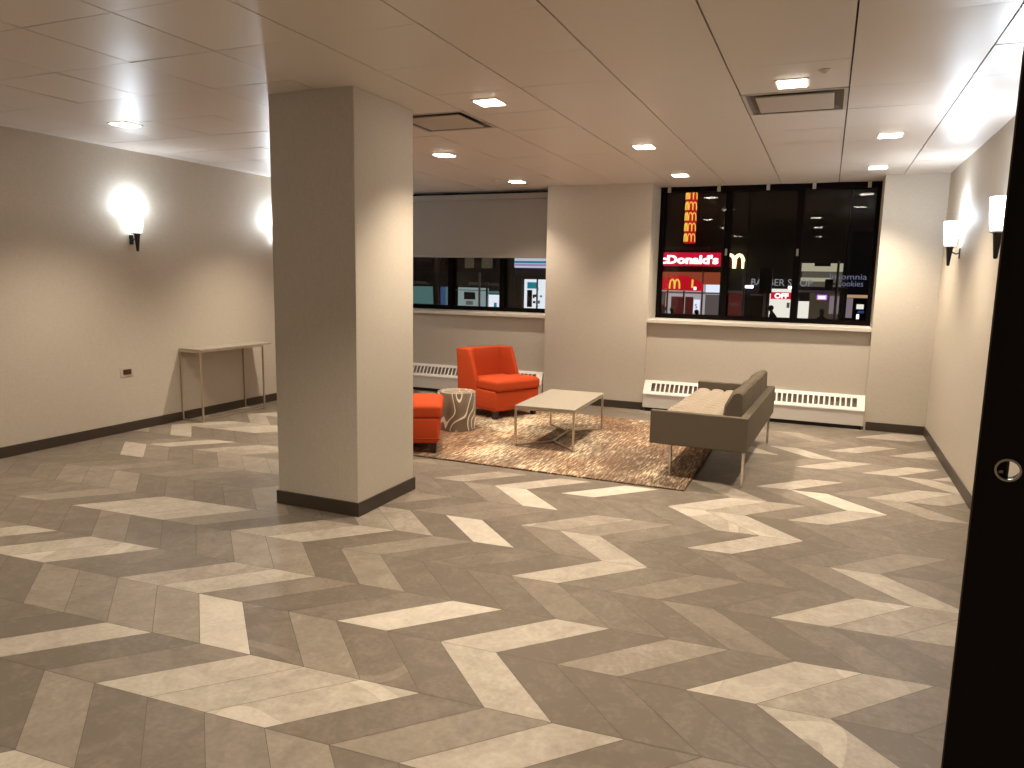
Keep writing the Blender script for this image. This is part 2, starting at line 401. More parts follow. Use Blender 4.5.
SH.update({(3,-11):6,(1,-15):6,(1,-13):6,(1,-12):6,(1,-14):5,(2,-9):5,(-1,-12):6,(-1,-13):6,(2,-7):8,(0,-11):7,(-2,-11):7,(2,-4):6,(3,-8):5,(3,-7):6,(0,-9):5,(-3,-12):7,(-3,-11):7})
bm = bmesh.new()
lay = bm.loops.layers.color.new('tile')
rg = random.Random(5)
for j in range(-17, 16):
    mm = 2 if j % 2 else -2
    for i in range(-40, 26):
        q = [TV(j, i), TV(j, i + 1), TV(j + 1, i + 1 + mm), TV(j + 1, i + mm)]
        c = (sum(a for a, b in q) / 4, sum(b for a, b in q) / 4)
        if not (XL - .5 < c[0] < XR + .5 and YB - .5 < c[1] < YP + .6): continue
        s = SH.get((j, i))
        if s is None: s = rg.choice((2, 3, 3, 4, 4, 4, 5, 6, 8))
        val = (0, .06, .11, .21, .34, .47, .58, .68, .78, .90)[s] + rg.uniform(-.02, .02)
        seed = rg.random()
        # shrink for the grout joint
        g = 0.0011
        P = [Vector((a, b)) for a, b in q]
        Q = []
        for k in range(4):
            d1 = (P[k - 1] - P[k]).normalized(); d2 = (P[(k + 1) % 4] - P[k]).normalized()
            sn = abs(d1.x * d2.y - d1.y * d2.x)
            Q.append(P[k] + (d1 + d2) * (g / sn))
        f = bm.faces.new([bm.verts.new((p.x, p.y, 0.0)) for p in Q])
        sw = 1.0 if (j, i) in SWIRL else (0.0 if (j, i) in SH else float(rg.random() < .1))
        if not sw and s in (1, 2, 3) and rg.random() < .4: sw = .5
        for l in f.loops: l[lay] = (val, seed, sw, float(j % 2))
for co, no in (((XL, 0, 0), (-1, 0, 0)), ((XR, 0, 0), (1, 0, 0)), ((0, YB, 0), (0, -1, 0)), ((0, YW, 0), (0, 1, 0))):
    bmesh.ops.bisect_plane(bm, geom=bm.verts[:] + bm.edges[:] + bm.faces[:], plane_co=co, plane_no=no, clear_outer=True)
for f in bm.faces:
    f.normal_update()
    if f.normal.z < 0: f.normal_flip()
v = box(bm, XL, XR, YB, YW, -0.10, -0.0015, 1)
me = bpy.data.meshes.new('floor'); bm.to_mesh(me); bm.free()
me.materials.append(M['floor']); me.materials.append(M['grout'])
o = bpy.data.objects.new('floor', me); COL.objects.link(o); o['kind'] = 'structure'

# ---------------------------------------------------------------- walls
T = 0.15
link('wall_left', B((XL - T, XL, YB, YG + .15, -.1, H + .1)), M['wall'], kind='structure')
link('wall_right', B((XR, XR + T, YB, YG + .15, -.1, H + .1)), M['wall'], kind='structure')
link('wall_back', B((XL, XR, YB - T, YB, -.1, H + .1)), M['wall'], kind='structure')
bmw = bmesh.new()
box(bmw, XL, WX0, YP, YG + .15, -.1, H + .1)
box(bmw, WX0, WX1, YW, YG + .15, -.1, ZS)
box(bmw, WX1, VX0, YP, YG + .15, -.1, H + .1)
box(bmw, VX0, VX1, YW, YG + .15, -.1, ZS)
box(bmw, VX1, XR, YP, YG + .15, -.1, H + .1)
link('wall_far', bmw, M['wall'], kind='structure')
CX0, CX1, CY0, CY1 = -3.352, -2.704, 3.825, 4.520
link('column', B((CX0, CX1, CY0, CY1, 0, H)), M['wall'], bev=0.004, seg=1, kind='structure')
bh = 0.092; bt = 0.012
def baseboard(name, *segs):
    link(name, B(*[(a, b, c, d, 0, bh) for a, b, c, d in segs]), M['base'], bev=0.002, seg=1, kind='structure')
baseboard('baseboard_left', (XL, XL + bt, YB, YP))
baseboard('baseboard_right', (XR - bt, XR, YB, YP))
baseboard('baseboard_far', (XL, WX0 + .0, YP - bt, YP), (WX1, VX0, YP - bt, YP), (VX1 + .02, XR, YP - bt, YP))
baseboard('baseboard_column', (CX0 - bt, CX1 + bt, CY0 - bt, CY0), (CX0 - bt, CX1 + bt, CY1, CY1 + bt), (CX0 - bt, CX0, CY0, CY1), (CX1, CX1 + bt, CY0, CY1))
baseboard('baseboard_back', (XL, XR, YB, YB + bt))

# ---------------------------------------------------------------- ceiling of lay-in metal panels
SA, SS = 0.632, 0.603            # long joints
PY, PS = 4.79, 0.590             # cross joints
VENTS = [(-0.574, 0.029, 4.79, 5.38), (-2.986, -2.383, 4.63, 5.22)]
bm = bmesh.new()
xs = [XL] + sorted(SA - k * SS for k in range(12) if SA - k * SS > XL + .02) + [XR]
prg = random.Random(3)
for a, b in zip(xs, xs[1:]):
    k0 = math.floor((YB - PY) / PS)
    ys = sorted([YB] + [PY + k * PS for k in range(k0 + 1, 8)] + [YG + .1])
    for V in VENTS:
        if abs(a - V[0]) < .01:
            ys = sorted([q for q in ys if not (V[2] - .01 < q < V[3] + .01)] + [V[2], V[3]])
    for c, d in zip(ys, ys[1:]):
        if d - c < .02: continue
        if any(abs(a - V[0]) < .01 and abs(c - V[2]) < .03 for V in VENTS): continue
        gx0 = .004 if a > XL + .01 else 0; gx1 = .004 if b < XR - .01 else 0
        x0, x1, y0, y1 = a + gx0, b - gx1, c + .002, d - .002
        n = 6; sag = prg.uniform(.0016, .0032); tx = prg.uniform(-.0012, .0012); ty = prg.uniform(-.0018, .0018)
        g = [[None] * (n + 1) for _ in range(n + 1)]
        for p in range(n + 1):
            for q in range(n + 1):
                u, w = p / n * 2 - 1, q / n * 2 - 1
                z = H - sag * (1 - u * u) * (1 - w * w) + tx * u + ty * w
                g[p][q] = bm.verts.new((x0 + (x1 - x0) * p / n, y0 + (y1 - y0) * q / n, z))
        for p in range(n):
            for q in range(n):
                f = bm.faces.new((g[p][q], g[p][q + 1], g[p + 1][q + 1], g[p + 1][q])); f.smooth = True
        # folded rims
        rim = [g[p][0] for p in range(n + 1)] + [g[n][q] for q in range(1, n + 1)] + [g[p][n] for p in range(n - 1, -1, -1)] + [g[0][q] for q in range(n - 1, 0, -1)]
        up = [bm.verts.new((v.co.x, v.co.y, H + .012)) for v in rim]
        rim = [bm.verts.new(v.co) for v in rim]
        for k in range(len(rim)):
            bm.faces.new((rim[k], rim[(k + 1) % len(rim)], up[(k + 1) % len(rim)], up[k]))
box(bm, XL, XR, YB, YG + .15, H + .04, H + .1, 1)
me = bpy.data.meshes.new('ceiling'); bm.to_mesh(me); bm.free()
me.materials.append(M['panel']); me.materials.append(M['gap'])
o = bpy.data.objects.new('ceiling', me); COL.objects.link(o); o['kind'] = 'structure'

# vents: recessed frame with a dropped plate
for V, lab in zip(VENTS, ('square air diffuser with dropped plate near the right-hand seating, next to a downlight',
                          'square air diffuser with dropped plate beside the top of the column')):
    x0, x1, y0, y1 = V
    e = empty('ceiling_vent', ((x0 + x1) / 2, (y0 + y1) / 2, H), 0, lab, 'air vent', 'ceiling air diffusers')
    w, d = (x1 - x0) / 2 - .003, (y1 - y0) / 2 - .003
    bm = bmesh.new()
    t = .022
    for s in (-1, 1):
        box(bm, -w, w, s * d, s * (d - t), -.004, .03)
        box(bm, s * w, s * (w - t), -d + t, d - t, -.004, .03)
    link('vent_frame', bm, M['vent'], e)
    bm = bmesh.new()
    # sloped throat; its dark colour carries the recess shade
    o_ = [(-w + t, -d + t), (w - t, -d + t), (w - t, d - t), (-w + t, d - t)]
    i_ = [(-w + .11, -d + .11), (w - .11, -d + .11), (w - .11, d - .11), (-w + .11, d - .11)]
    A = [bm.verts.new((x, y, .0)) for x, y in o_]; C_ = [bm.verts.new((x, y, .034)) for x, y in i_]
    for k in range(4): bm.faces.new((A[k], A[(k + 1) % 4], C_[(k + 1) % 4], C_[k]))
    link('vent_throat', bm, M['vent_shade'], e)
    link('vent_plate', B((-w + .075, w - .075, -d + .085, d - .075, -.008, .002)), M['vent'], e, bev=.003)

# ---------------------------------------------------------------- downlights
DL = [(-3.46, 8.15, 'in the far row left of the window pier'), (-1.54, 8.10, 'in the far row above the pier side of the uncovered window'), (.36, 8.05, 'in the far row nearest the right wall'),
      (-3.38, 6.21, 'just beyond the diffuser beside the column'), (-1.52, 6.32, 'above the seating group in the middle row'), (.35, 6.37, 'in the middle row near the right wall'),
      (-5.11, 4.22, 'near the left wall sconces'), (-2.10, 4.46, 'just right of the column'), (-.27, 4.59, 'in front of the right-hand diffuser'),
      (-2.10, 2.25, None), (-.27, 2.20, None), (-5.10, 6.30, None), (-2.15, -.75, None), (-.27, -1.05, None), (-5.1, 2.0, None)]
WARM = (1.0, 0.865, 0.69)
proto = None
for x, y, w in DL:
    lab = ('square warm white downlight ' + w) if w else 'recessed ceiling downlight outside the frame near the camera'
    if (x, y) == (-5.10, 6.30): lab = 'recessed ceiling downlight hidden behind the column'
    if proto is None:
        proto = e = empty('downlight', (x, y, H))
        bm = bmesh.new()
        a, b2 = .093, .076
        for s in (-1, 1):
            box(bm, -a, a, s * a, s * b2, -.007, .002); box(bm, s * a, s * b2, -b2, b2, -.007, .002)
        link('trim_ring', bm, M['lens_ring'], e, bev=.002, seg=1)
        bm = bmesh.new(); box(bm, -b2, b2, -b2, b2, -.011, -.001)
        link('lens', bm, M['lens'], e)
    else:
        e = copy_tree(proto); e.location = (x, y, H)
    tag(e, lab, 'ceiling light', 'recessed downlights')
    ld = bpy.data.lights.new('downlight lamp', 'SPOT')
    ld.energy = 88.0 * (1.40 if y > 7.5 else .95 if y < 4 else 1.5 if (x, y) in ((-1.52, 6.32), (-3.38, 6.21)) else .80 if (x, y) in ((-2.10, 4.46), (-5.11, 4.22)) else 1.1); ld.color = WARM; ld.spot_size = R(106); ld.spot_blend = .95; ld.shadow_soft_size = 0.035
    lo = bpy.data.objects.new('downlight_lamp', ld); COL.objects.link(lo); lo.location = (0, 0, -.03); lo.parent = e

for (x, y), lab in (((-.099, 4.375), 'small round ceiling detector beside the largest downlight'), ((-3.665, 7.971), 'small round ceiling detector beside the far downlight left of the pier')):
    bm = bmesh.new(); lathe(bm, [(.034, 0), (.034, -.006), (.022, -.012), (.010, -.020), (.002, -.022)], 0, 0, 20)
    o = link('ceiling_detector', bm, M['lens_ring'], smooth='auto'); o.location = (x, y, H)
    tag(o, lab, 'detector', 'ceiling detectors')

# ---------------------------------------------------------------- wall sconces
AX = .082
def sconce():
    e = empty('wall_sconce')
    # local: wall at x=0, lamp axis at x=.10, origin at bottom of glass
    bm = bmesh.new(); lathe(bm, [(.006, -.165), (.012, -.16), (.027, -.012), (.030, -.006), (.030, 0)], AX, 0, 20)
    link('holder_cone', bm, M['black'], e, smooth='auto')
    bm = bmesh.new(); tube(bm, [(.002, 0, -.055), (.03, 0, -.060), (.06, 0, -.045), (.07, 0, -.03)], .006)
    link('arm', bm, M['black'], e, smooth=True)
    bm = bmesh.new(); box(bm, .0, .008, -.022, .022, -.10, -.01)
    link('wall_plate', bm, M['black'], e, bev=.002)
    bm = bmesh.new(); lathe(bm, [(.050, .0), (.052, .006), (.050, .010)], AX, 0, 24)
    link('collar', bm, M['white_enamel'], e, smooth='auto')
    bm = bmesh.new()
    lathe(bm, [(.042, .010), (.051, .05), (.058, .12), (.062, .19), (.064, .222), (.060, .222), (.054, .12), (.038, .014)], AX, 0, 28, cap=False)
    link('glass_shade', bm, M['sconce_glass'], e, smooth=True)
    return e
sp = sconce()
for n, (x, y, rz, lab) in enumerate(((XL, 5.10, 0, 'glowing wall sconce on black cone, above the outlet on the left wall'),
                      (XL, 7.10, 0, 'glowing wall sconce on the left wall, partly hidden by the column'),
                      (XR, 7.58, math.pi, 'white glass sconce on black cone on the right wall, the farther one'),
                      (XR, 5.56, math.pi, 'white glass sconce on the right wall, partly hidden by the dark door'),
                      (XL, 1.4, 0, 'wall sconce on the left wall outside the frame'))):
    e = sp if n == 0 else copy_tree(sp)
    e.location = (x, y, 1.905); e.rotation_euler = (0, 0, rz)
    tag(e, lab, 'wall lamp', 'wall sconces with white glass')
    ld = bpy.data.lights.new('sconce lamp', 'POINT'); ld.energy = 10.5; ld.color = (.76, .88, 1.0); ld.shadow_soft_size = .04
    lo = bpy.data.objects.new('sconce_lamp', ld); COL.objects.link(lo); lo.location = (AX, 0, .25); lo.parent = e

# outlet
e = empty('wall_outlet', (XL, 4.97, .585), 0, 'dark double socket on the left wall below the sconce', 'power outlet')
link('cover_plate', B((0, .006, -.075, .075, -.045, .045)), M['plate'], e, bev=.002)
link('socket', B((.006, .009, -.045, .045, -.025, .025)), M['socket'], e, bev=.001)

# ---------------------------------------------------------------- windows
def window(name, x0, x1, mull, z0, latches):
    e = empty(name, ((x0 + x1) / 2, YG - .03, z0), kind='structure')
    cx = (x0 + x1) / 2
    ya, yb = -.06, .05
    bm = bmesh.new()
    fw = .045
    box(bm, x0 - cx, x0 - cx + fw, ya, yb, 0, H - z0); box(bm, x1 - cx - fw, x1 - cx, ya, yb, 0, H - z0)
    box(bm, x0 - cx + fw, x1 - cx - fw, ya, yb, 0, .055); box(bm, x0 - cx + fw, x1 - cx - fw, ya, yb, H - z0 - .06, H - z0)
    link('window_frame', bm, M['dark_frame'], e)
    xs = [x0 - cx + fw] + [m - cx for m in mull] + [x1 - cx - fw]
    for m in mull:
        link('mullion', B((m - cx - .035, m - cx + .035, ya + .01, yb - .005, .055, H - z0 - .06)), M['dark_frame'], e, bev=.004)
        if latches:
            link('latch', B((m - cx - .012, m - cx + .012, ya - .012, ya + .010, .77, .85)), M['latch'], e, bev=.004)
    for a, b in zip(xs, xs[1:]):
        link('pane', B((a + (.035 if a != xs[0] else 0), b - (.035 if b != xs[-1] else 0), .028, .032, .055, H - z0 - .06)), M['glass'], e)
    return e
window('window_1', WX0, WX1, (-4.86, -4.07), 1.10, False)
window('window_2', VX0, VX1, (-1.145, -.35), 1.10, True)
def sill(name, x0, x1):
    bm = bmesh.new()
    box(bm, x0, x1, YP - .006, YG - .02, ZS + .003, ZS + .046)
    link(name, bm, M['trimlight'], bev=.004, kind='structure')
sill('trim_1', WX0 + .002, WX1 - .002); sill('trim_2', VX0 - .03 + .032, VX1 - .002)

# roller shade on left window
e = empty('roller_shade', (-4.5, 8.93, H), 0, 'taupe roller shade drawn halfway down the left window', 'window shade')
wl, wr = WX0 + .03 + 4.5, WX1 - .015 + 4.5
link('headrail', B((wl, wr, -.045, .03, -.115, -.045)), M['shade_bar'], e, bev=.004)
link('shade_cloth', B((wl, wr, -.012, -.009, -.85, -.10)), M['shade'], e)
link('bottom_bar', B((wl, wr, -.018, -.003, -.872, -.848)), M['shade_bar'], e, bev=.003)
for k, (x, w) in enumerate(((-1.84, 'leftmost'), (-1.26, 'second from left'), (-.71, 'middle'), (-.22, 'second from right'), (.34, 'rightmost'))):
    bm = bmesh.new(); box(bm, -.018, .018, -.03, .0, -.075, 0); box(bm, -.018, .018, -.03, .03, -.004, 0); box(bm, -.014, .014, -.045, -.03, -.07, -.05)
    o = link('shade_bracket', bm, M['bracket'], bev=.002, seg=1); o.location = (x, 9.06, H)
    tag(o, 'small empty shade bracket at the top of the uncovered window, %s of five' % w, 'bracket', 'empty shade brackets')

# ---------------------------------------------------------------- radiator covers
def radiator(x0, x1, label, sl0, sl1):
    e = empty('radiator_cover', ((x0 + x1) / 2, YP, 0), 0, label, 'radiator', 'baseboard radiator covers')
    cx = (x0 + x1) / 2; a, b = x0 - cx, x1 - cx
    yf = 8.60 - YP; yb = YW - YP - .001; yt = 8.685 - YP
    zl, zt, zb = .215, .365, .045
    link('lower_panel', B((a, b, yf, yf + .015, zb, zl), (a, a + .012, yf + .015, yb, zb, zl), (b - .012, b, yf + .015, yb, zb, zl)), M['enamel_low'], e, bev=.002, seg=1)
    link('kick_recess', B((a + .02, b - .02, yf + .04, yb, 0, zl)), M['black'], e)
    # sloping hood with real slots
    bm = bmesh.new()
    def pt(x, s, off=0.0):   # s 0..1 from lower front to top back
        y = yf - .006 + (yt - yf + .006) * s; z = zl + (zt - zl) * s
        n = Vector((0, -(zt - zl), (yt - yf))).normalized()
        return (x, y - n.y * off * -1, z + n.z * off * -1 * -1) if False else (x, y + n.y * off, z + n.z * off)
    def bar(x0_, x1_, s0, s1):
        vs = []
        for off in (0, -.004):
            vs.append([bm.verts.new(pt(x, s, off)) for x, s in ((x0_, s0), (x1_, s0), (x1_, s1), (x0_, s1))])
        bm.faces.new(vs[0]); bm.faces.new(list(reversed(vs[1])))
        for k in range(4): bm.faces.new((vs[0][k], vs[0][(k + 1) % 4], vs[1][(k + 1) % 4], vs[1][k]))
    s0, s1 = .20, .80
    bar(a, b, 0, s0); bar(a, b, s1, 1)
    bar(a, sl0 - cx, s0, s1); bar(sl1 - cx, b, s0, s1)
    n = int(round((sl1 - sl0) / .0545)); p = (sl1 - sl0) / n
    for k in range(1, n): bar(sl0 - cx + k * p - .0085, sl0 - cx + k * p + .0085, s0, s1)
    box(bm, a, b, yt, yb, zt - .004, zt)
    box(bm, a, b, yf - .008, yf + .004, zl - .012, zl + .002)
    for xx in (a, b - .004):
        q = [(xx, yf, zl), (xx, yb, zl), (xx, yb, zt), (xx, yt, zt)]
        f1 = [bm.verts.new(v) for v in q]; f2 = [bm.verts.new((v[0] + .004, v[1], v[2])) for v in q]
        bm.faces.new(f1); bm.faces.new(list(reversed(f2)))
        for k in range(4): bm.faces.new((f1[k], f1[(k + 1) % 4], f2[(k + 1) % 4], f2[k]))
    link('grille', bm, M['white_enamel'], e)
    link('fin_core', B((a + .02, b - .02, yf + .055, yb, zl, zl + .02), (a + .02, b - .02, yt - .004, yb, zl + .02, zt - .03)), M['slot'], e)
radiator(-5.74, -3.27, 'white slotted radiator cover under the shaded window, behind the armchair', -5.66, -3.36)
radiator(-1.950, 0.464, 'white slotted radiator cover under the uncovered window, behind the sofa', -1.86, .385)

# ---------------------------------------------------------------- dark door leaf in the foreground
e = empty('door_1', (.379, 2.10, 0), R(-9.5), kind='structure')
hx, hz = .064, 1.118
bm = bmesh.new()
W_, D_, Z_ = .66, .045, 2.60
N = 24
# front and back faces pierced by the round bore
def ringface(y, flip):
    ring = [bm.verts.new((hx + .027 * math.cos(2 * math.pi * k / N), y, hz + .027 * math.sin(2 * math.pi * k / N))) for k in range(N)]
    sq = []
    for k in range(N):
        c, s = math.cos(2 * math.pi * k / N), math.sin(2 * math.pi * k / N); m_ = max(abs(c), abs(s))
        sq.append(bm.verts.new((hx + .05 * c / m_, y, hz + .05 * s / m_)))
    for k in range(N): bm.faces.new((ring[k], ring[(k + 1) % N], sq[(k + 1) % N], sq[k]))
    def quad(x0, x1, z0, z1):
        bm.faces.new([bm.verts.new(p) for p in ((x0, y, z0), (x1, y, z0), (x1, y, z1), (x0, y, z1))])
    quad(0, W_, .005, hz - .05); quad(0, W_, hz + .05, Z_); quad(0, hx - .05, hz - .05, hz + .05); quad(hx + .05, W_, hz - .05, hz + .05)
    return ring
r1 = ringface(0, 0); r2 = ringface(D_, 1)
for k in range(N): bm.faces.new((r1[k], r1[(k + 1) % N], r2[(k + 1) % N], r2[k]))
for q in (((W_, 0, .005), (W_, D_, .005), (W_, D_, Z_), (W_, 0, Z_)), ((0, 0, Z_), (W_, 0, Z_), (W_, D_, Z_), (0, D_, Z_)), ((0, 0, .005), (W_, 0, .005), (W_, D_, .005), (0, D_, .005)), ((0, 0, .005), (0, D_, .005), (0, D_, Z_), (0, 0, Z_))):
    bm.faces.new([bm.verts.new(p) for p in q])
bmesh.ops.remove_doubles(bm, verts=bm.verts, dist=1e-5)
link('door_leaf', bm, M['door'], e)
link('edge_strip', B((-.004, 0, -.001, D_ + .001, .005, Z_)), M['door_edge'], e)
bm = bmesh.new()
for rr_, y0_, y1_ in ((.030, -.003, .0), ):
    a1 = [bm.verts.new((hx + .0285 * math.cos(2 * math.pi * k / N), y0_, hz + .0285 * math.sin(2 * math.pi * k / N))) for k in range(N)]
    a2 = [bm.verts.new((hx + .0235 * math.cos(2 * math.pi * k / N), y0_, hz + .0235 * math.sin(2 * math.pi * k / N))) for k in range(N)]
    a3 = [bm.verts.new((hx + .0235 * math.cos(2 * math.pi * k / N), .012, hz + .0235 * math.sin(2 * math.pi * k / N))) for k in range(N)]
    a4 = [bm.verts.new((hx + .0285 * math.cos(2 * math.pi * k / N), .0, hz + .0285 * math.sin(2 * math.pi * k / N))) for k in range(N)]
    for A_, B_ in ((a1, a2), (a2, a3), (a4, a1)):
        for k in range(N): bm.faces.new((A_[k], A_[(k + 1) % N], B_[(k + 1) % N], B_[k]))
link('bore_ring', bm, M['brushed'], e, smooth='auto')
link('latch_housing', B((hx - .0262, hx - .001, .016, .032, hz - .0262, hz + .0262)), M['door'], e)
link('latch_bolt', B((hx - .019, hx - .009, .008, .016, hz - .012, hz - .004)), M['brushed'], e, bev=.002)
link('latch_spindle', B((hx - .003, hx + .002, .012, .034, hz - .026, hz + .026)), M['black'], e)

# ---------------------------------------------------------------- rug
RX0, RX1, RY0, RY1 = -4.02, -.875, 5.38, 7.95
e = empty('area_rug', ((RX0 + RX1) / 2, (RY0 + RY1) / 2, 0), 0, 'cream and rust brown streaked area rug under the coffee table', 'rug')
hw, hd = (RX1 - RX0) / 2, (RY1 - RY0) / 2
bm = bmesh.new(); box(bm, -hw + .012, hw - .012, -hd + .012, hd - .012, .001, .012)
link('rug_field', bm, M['rug'], e)
bm = bmesh.new(); pr = random.Random(8)
k = -hw
while k < hw:
    st = .03 + pr.random() * .03
    for yy in (-hd, hd - .012):
        box(bm, k, min(k + st, hw), yy, yy + .012, .001, .011, 0 if pr.random() < .55 else 1)
    k += st
k = -hd
while k < hd:
    st = .03 + pr.random() * .03
    for xx in (-hw, hw - .012): box(bm, xx, xx + .012, k, min(k + st, hd), .001, .011, 0 if pr.random() < .55 else 1)
    k += st
link('binding', bm, [M['rug_edge'], M['rug']], e)
RUGZ = .012

# ---------------------------------------------------------------- armchairs
def armchair():
    e = empty('slipper_chair')
    hw = .33
    # base
    def bump(u, v, w): return (0, 0, 0)
    bm = bmesh.new()
    box(bm, -.34, .335, -hw, hw, .090, .315)
    link('seat_base', bm, M['orange'], e, bev=.02, seg=3, smooth='auto')
    bm = bmesh.new()
    pts = [(-.342, -hw - .002), (.337, -hw - .002), (.337, hw + .002), (-.342, hw + .002)]
    tube(bm, [(x, y, .135) for x, y in pts], .006, 6, closed=True)
    link('skirt_piping', bm, M['piping'], e)
    # seat cushion, crowned, slightly overhanging at the front
    bm = bmesh.new()
    def crown(u, v, w):
        return (0, 0, (.018 * (1 - u ** 4) * (1 - v ** 4)) if w > 0 else 0)
    softbox(bm, .185, 0, .368, .356, .655, .118, .032, 9, crown)
    softbox(bm, -.085, 0, .372, .23, .46, .105, .03, 7)
    link('seat_cushion', bm, M['orange'], e)
    # back with forward wings, deeper towards the seat
    lv = [(.10, .37, .0, .055), (.30, .36, .0, .06), (.42, .335, -.002, .065), (.60, .275, -.012, .07), (.742, .225, -.026, .075)]
    bm = bmesh.new(); rings = []
    for z, wd, lean, th in lv:
        xb = -.34 + lean; o_ = .012 * (z - .12)
        pts = [(xb, -hw - o_), (xb + wd, -hw - o_), (xb + wd, -hw + .045), (xb + .135, -hw + .14), (xb + .125, hw - .14), (xb + wd, hw - .045), (xb + wd, hw + o_), (xb, hw + o_)]
        rings.append([bm.verts.new((x, y, z)) for x, y in pts])
    for a, b in zip(rings, rings[1:]):
        for k in range(8): bm.faces.new((a[k], a[(k + 1) % 8], b[(k + 1) % 8], b[k]))
    for rg_ in (rings[0], rings[-1]):
        for q in ((0, 1, 2, 3), (0, 3, 4, 7), (7, 4, 5, 6)): bm.faces.new([rg_[i] for i in q])
    bmesh.ops.recalc_face_normals(bm, faces=bm.faces)
    bmesh.ops.dissolve_limit(bm, angle_limit=R(1), verts=bm.verts, edges=bm.edges)
    bmesh.ops.bevel(bm, geom=[ed for ed in bm.edges if len(ed.link_faces) == 2 and ed.calc_face_angle(0) > .5], offset=.014, segments=3, affect='EDGES', profile=.5)
    link('backrest', bm, M['orange'], e, smooth='auto')
    for sx, sy in ((.29, .285), (.29, -.285), (-.29, .285), (-.29, -.285)):
        bm = bmesh.new()
        a = [(sx - .03, sy - .03), (sx + .03, sy - .03), (sx + .03, sy + .03), (sx - .03, sy + .03)]
        b = [(sx + (x - sx) * .7, sy + (y - sy) * .7) for x, y in a]
        va = [bm.verts.new((x, y, .11)) for x, y in a]; vb = [bm.verts.new((x, y, 0)) for x, y in b]
        bm.faces.new(va); bm.faces.new(list(reversed(vb)))
        for k in range(4): bm.faces.new((va[k], va[(k + 1) % 4], vb[(k + 1) % 4], vb[k]))
        link('leg', bm, M['dark_leg'], e)
    return e
c1 = armchair(); c1.location = (-3.395, 7.56, RUGZ); c1.rotation_euler = (0, 0, R(-25.5))
tag(c1, 'orange upholstered slipper chair behind the coffee table, facing right', 'armchair', 'orange slipper chairs')
c2 = copy_tree(c1); c2.location = (-3.49, 5.655, RUGZ); c2.rotation_euler = (0, 0, R(27))
tag(c2, 'orange slipper chair mostly hidden behind the column, in front of the drum table', 'armchair', 'orange slipper chairs')

# drum table
bm = bmesh.new()
lathe(bm, [(.186, 0), (.192, .004), (.196, .19), (.196, .380), (.192, .388), (0.001, .388)], 0, 0, 40)
o = link('drum_table', bm, M['agate'], smooth='auto'); o.location = (-3.415, 6.57, RUGZ); o.rotation_euler = (0, 0, R(20))
tag(o, 'brown drum side table with cream swirling lines between the orange chairs', 'side table')

# ---------------------------------------------------------------- metal tables
def bars_table(name, L, Wd, Ht, top_th, bar, label, cat, loc, rz, over=0.0, ypat=True):
    """long axis = local y; x = short axis; open metal legs, flat Y stretchers on the floor"""
    e = empty(name, loc, rz, label, cat)
    hx_, hy_ = Wd / 2, L / 2
    bm = bmesh.new(); box(bm, -hx_, hx_, -hy_, hy_ + over, Ht - top_th, Ht)
    link('table_top', bm, M['tabletop'], e, bev=.003)
    b2 = bar / 2
    bm = bmesh.new(); z = Ht - top_th - b2
    for s in (-1, 1):
        box(bm, s * hx_ - (0 if s < 0 else bar), s * hx_ + (bar if s < 0 else 0), -hy_, hy_, z - b2, z + b2)
        box(bm, -hx_ + bar, hx_ - bar, s * hy_ - (0 if s < 0 else bar), s * hy_ + (bar if s < 0 else 0), z - b2, z + b2)
    link('top_frame', bm, M['champagne'], e)
    for sx in (-1, 1):
        for sy in (-1, 1):
            cx, cy = sx * (hx_ - b2), sy * (hy_ - b2)
            link('leg', B((cx - b2, cx + b2, cy - b2, cy + b2, 0, z - b2)), M['champagne'], e)
    bm = bmesh.new(); c = .28 * L
    zz = b2
    if ypat:
        j1, j2 = (0, -hy_ + c, zz), (0, hy_ - c, zz)
        tube(bm, [j1, j2], b2 * .9, square=True)
        for sx in (-1, 1):
            tube(bm, [(sx * (hx_ - b2), -hy_ + b2, zz), j1], b2 * .9, square=True); tube(bm, [(sx * (hx_ - b2), hy_ - b2, zz), j2], b2 * .9, square=True)
    else:
        for sy in (-1, 1): tube(bm, [(-hx_ + b2, sy * (hy_ - b2), zz), (hx_ - b2, sy * (hy_ - b2), zz)], b2 * .9, square=True)
        tube(bm, [(hx_ - b2 - .05, -hy_ + b2, zz), (hx_ - b2 - .05, hy_ - b2, zz)], b2 * .9, square=True)
    link('floor_stretcher', bm, M['champagne'], e)
    return e
bars_table('coffee_table', 1.10, .575, .385, .018, .018, 'low coffee table with grey stone top and slim champagne metal frame on the rug', 'coffee table', (-2.312, 6.675, RUGZ), R(2.5))
bars_table('console_table', .92, .30, .765, .020, .016, 'narrow console table with thin metal legs against the left wall', 'console table', (-6.027, 6.06, 0), 0, over=.13, ypat=False)

# ---------------------------------------------------------------- sofa
e = empty('tufted_sofa', (-.803, 6.575, 0), R(-2.0), 'grey brown tufted sofa on slim chrome legs, backrest towards the right wall', 'sofa')
SL, SW = 1.95, .738       # length along y, depth along x
zb, zt = .292, .556
hx_, hy_ = SW / 2, SL / 2
th = .062
link('arm', B((-hx_, hx_, -hy_, -hy_ + th, zb, zt)), M['sofa'], e, bev=.007, seg=2)
link('arm', B((-hx_, hx_, hy_ - th, hy_, zb, zt)), M['sofa'], e, bev=.007, seg=2)
link('back_panel', B((hx_ - th, hx_, -hy_ + th + .0005, hy_ - th - .0005, zb, zt)), M['sofa'], e, bev=.007, seg=2)
link('seat_deck', B((-hx_ + .01, hx_ - th - .001, -hy_ + th + .001, hy_ - th - .001, zb + .005, .41)), M['sofa'], e, bev=.006)
